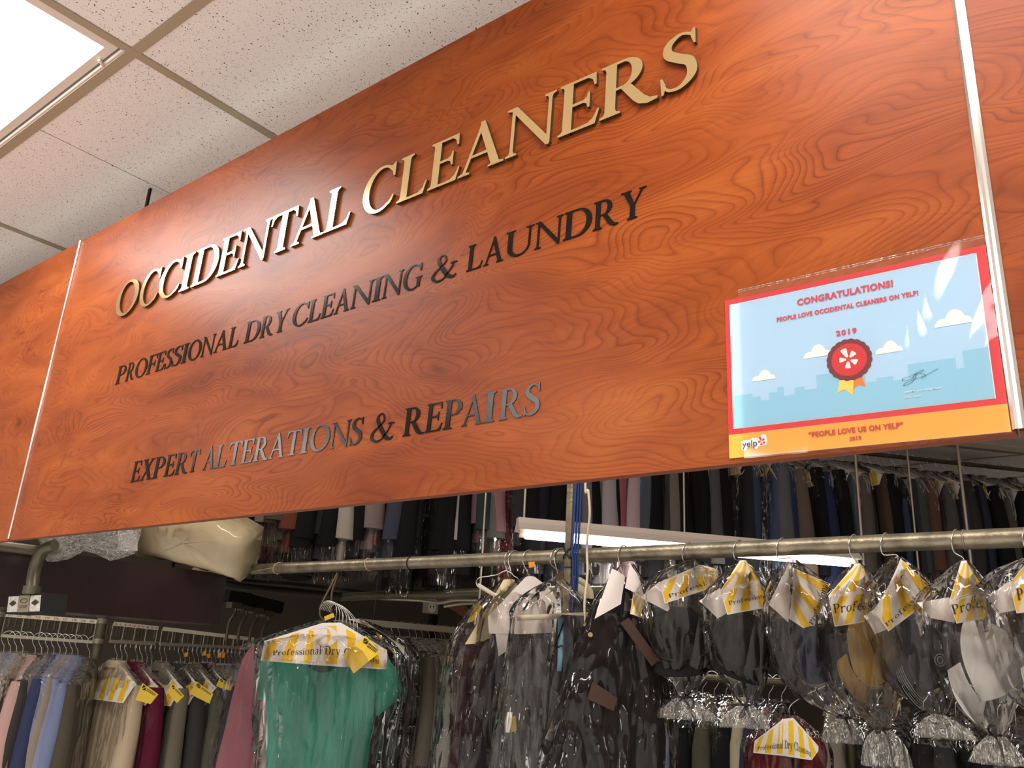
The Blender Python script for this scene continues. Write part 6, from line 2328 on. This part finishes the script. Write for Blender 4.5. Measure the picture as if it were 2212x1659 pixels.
# ---------------------------------------------------------------- dark jacket with brown trim
JY = 1.16
face(1350, 1240, JY)
r = thing('bagged_jacket', 'dark jacket with brown trim and white paper shoulders in clear plastic', 'bagged garment', pl((1350, 1225), JY))
hook_over(r, 1347, pl((1350, 1262), JY))
JK = cloth(24, 23, 26)
mb = MB()
pxloft(mb, [(1345, 1275, 18), (1338, 1310, 48), (1334, 1350, 66), (1330, 1430, 92), (1322, 1500, 108), (1314, 1580, 118), (1302, 1659, 124), (1280, 1850, 130)], JY, 0.5, 71, 0.07, n=40, m=34)
put(mb, 'jacket', JK, r)
for c, mname, nm in (([(1340, 1346), (1408, 1440), (1424, 1426), (1358, 1334)], 'leather', 'trim'), ([(1268, 1510), (1326, 1536), (1334, 1508), (1280, 1472)], 'leather', 'trim')):
    f = quad_fn(c, JY, 0.085 if c[0][0] > 1300 else 0.105, 0.004)
    mb = MB()
    mb.grid(lambda u, v: f(u, v), 8, 6)
    put(mb, nm, M[mname], r)
f = quad_fn([(1342, 1318), (1364, 1322), (1366, 1290), (1348, 1274)], JY, 0.05)
mb = MB()
mb.grid(lambda u, v: f(u, v), 5, 5)
put(mb, 'lining', cloth(120, 112, 112), r)
mb = MB()
mb.tube(spline([pl((1343, 1330), JY, 0.06), pl((1346, 1290), JY, 0.06), pl((1351, 1271), JY, 0.06), pl((1358, 1274), JY, 0.06), pl((1365, 1292), JY, 0.06)], 24), 0.0045, 8)
put(mb, 'hanger', M['black'], r)
mb = MB()
bc = pl((1275, 1371), JY, 0.095)
mb.tube([bc, bc + TH * 0.004], 0.0062, 14)
put(mb, 'button', M['button'], r)
for c, mk in (([(1284, 1337), (1341, 1305), (1350, 1246), (1322, 1228)], 'paper'), ([(1350, 1270), (1392, 1292), (1381, 1249), (1360, 1219)], 'paper'), ([(1361, 1326), (1384, 1334), (1392, 1292), (1368, 1280)], 'stripe2')):
    f = quad_fn(c, JY, 0.075, 0.012)
    mb = MB()
    mb.grid(lambda u, v: f(u, v), 10, 8)
    put(mb, 'paper_cover', M[mk], r)
mb = MB()
pxloft(mb, [(1356, 1216, 12), (1352, 1250, 36), (1346, 1300, 64), (1340, 1360, 84), (1332, 1450, 110), (1322, 1550, 130), (1308, 1659, 142), (1285, 1860, 150)], JY, 0.58, 73, 0.07, n=60, m=40, cap=False, pleat=0.016, off=0.01)
put(mb, 'plastic_bag', M['film'], r)

FACE = None
# ---------------------------------------------------------------- lower row seen between and below the cap bags
LA, LBp = at(1395, 1478, 2.35), at(2230, 1492, 2.35)
LA.z = LBp.z = 1.60
r = thing('low_rail', 'low garment rail behind the bagged caps, hidden by the bags', 'rail', LA)
mb = MB()
mb.tube([V((-2.1, 2.35, 1.60)), V((0.4, 2.35, 1.60))], 0.014, 12)
put(mb, 'rail', M['dull_pipe'], r)
for x in (-2.05, 0.35):
    mb = MB()
    mb.tube([V((x, 2.35, 0)), V((x, 2.35, 1.61))], 0.014, 12)
    put(mb, 'post', M['dull_pipe'], r)
LOW = [(1405, 'charcoal', (52, 50, 52)), (1428, 'dark grey', (60, 58, 60)), (1452, 'slate blue', (104, 112, 150)), (1476, 'slate blue', (96, 104, 142)), (1502, 'black', BLK), (1522, 'black', BLK), (1545, 'brown grey', (92, 86, 74)), (1566, 'black', BLK),
       (1586, 'black and orange', (80, 40, 26)), (1608, 'cream', (206, 192, 160)), (1630, 'dark blue', (52, 58, 84)), (1655, 'pink and blue flowered', (150, 96, 110)), (1685, 'black', BLK), (1812, 'cream and black', (150, 140, 120)), (1840, 'olive', (90, 86, 60)),
       (1870, 'black', BLK), (1905, 'charcoal', (44, 44, 46)), (1950, 'black', BLK), (1990, 'black', BLK), (2030, 'charcoal', (52, 52, 54)), (2070, 'black', BLK), (2110, 'black', BLK), (2150, 'grey', (92, 90, 90)), (2190, 'charcoal', (62, 60, 60))]
for k, (px, cname, col) in enumerate(LOW):
    P = on_line(px, 1.5, V((0, 2.35, 0)), V((1, 0, 0)))
    P.z = 1.615
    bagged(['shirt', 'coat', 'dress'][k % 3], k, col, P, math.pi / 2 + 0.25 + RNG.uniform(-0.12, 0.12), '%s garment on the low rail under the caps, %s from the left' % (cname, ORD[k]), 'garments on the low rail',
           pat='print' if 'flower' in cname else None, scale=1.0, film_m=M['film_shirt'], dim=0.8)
RY = 1.75
face(1712, 1545, RY)
r = thing('bagged_blouse', 'dark red blouse under a striped paper cover, low down below the brown cap bag', 'bagged garment', pl((1712, 1545), RY))
wire(r, [V((pl((1712, 1545), RY).x, 2.36, 1.618)), V((pl((1712, 1545), RY).x, 2.1, 1.60)), pl((1712, 1520), RY), pl((1708, 1552), RY)], 0.0017, 'hook', n=24)
mb = MB()
pxloft(mb, [(1704, 1590, 70), (1702, 1630, 82), (1698, 1680, 80), (1690, 1780, 80)], RY, 0.35, 81, 0.05, n=32, m=18)
put(mb, 'blouse', cloth(128, 20, 32), r)
f = sheet_fn([(1627, 1626), (1690, 1632), (1752, 1642), (1768, 1622)], [(1630, 1600), (1690, 1553), (1712, 1550), (1768, 1612)], RY, 0.09, 0.012)
mb = MB()
mb.grid(lambda u, v: f(u, v), 36, 10)
glyph_mesh(mb, gP, lambda x, y: f(0.44 + (x - 0.33) * 0.22, 0.34 + y * 0.55, 0.0008), None, 2)
write(mb, 'Professional Dry Cleaning', f, 0.06, 0.88, 0.20, 0.22, 1, 0.0016)
finish(mb, 'paper_cover', [M['stripe'], M['ink'], M['paper']], r)
mb = MB()
pxloft(mb, [(1710, 1545, 14), (1704, 1580, 66), (1702, 1612, 90), (1700, 1659, 94), (1690, 1790, 94)], RY, 0.5, 83, 0.08, n=44, m=26, cap=False, pleat=0.015)
put(mb, 'plastic_bag', M['film'], r)
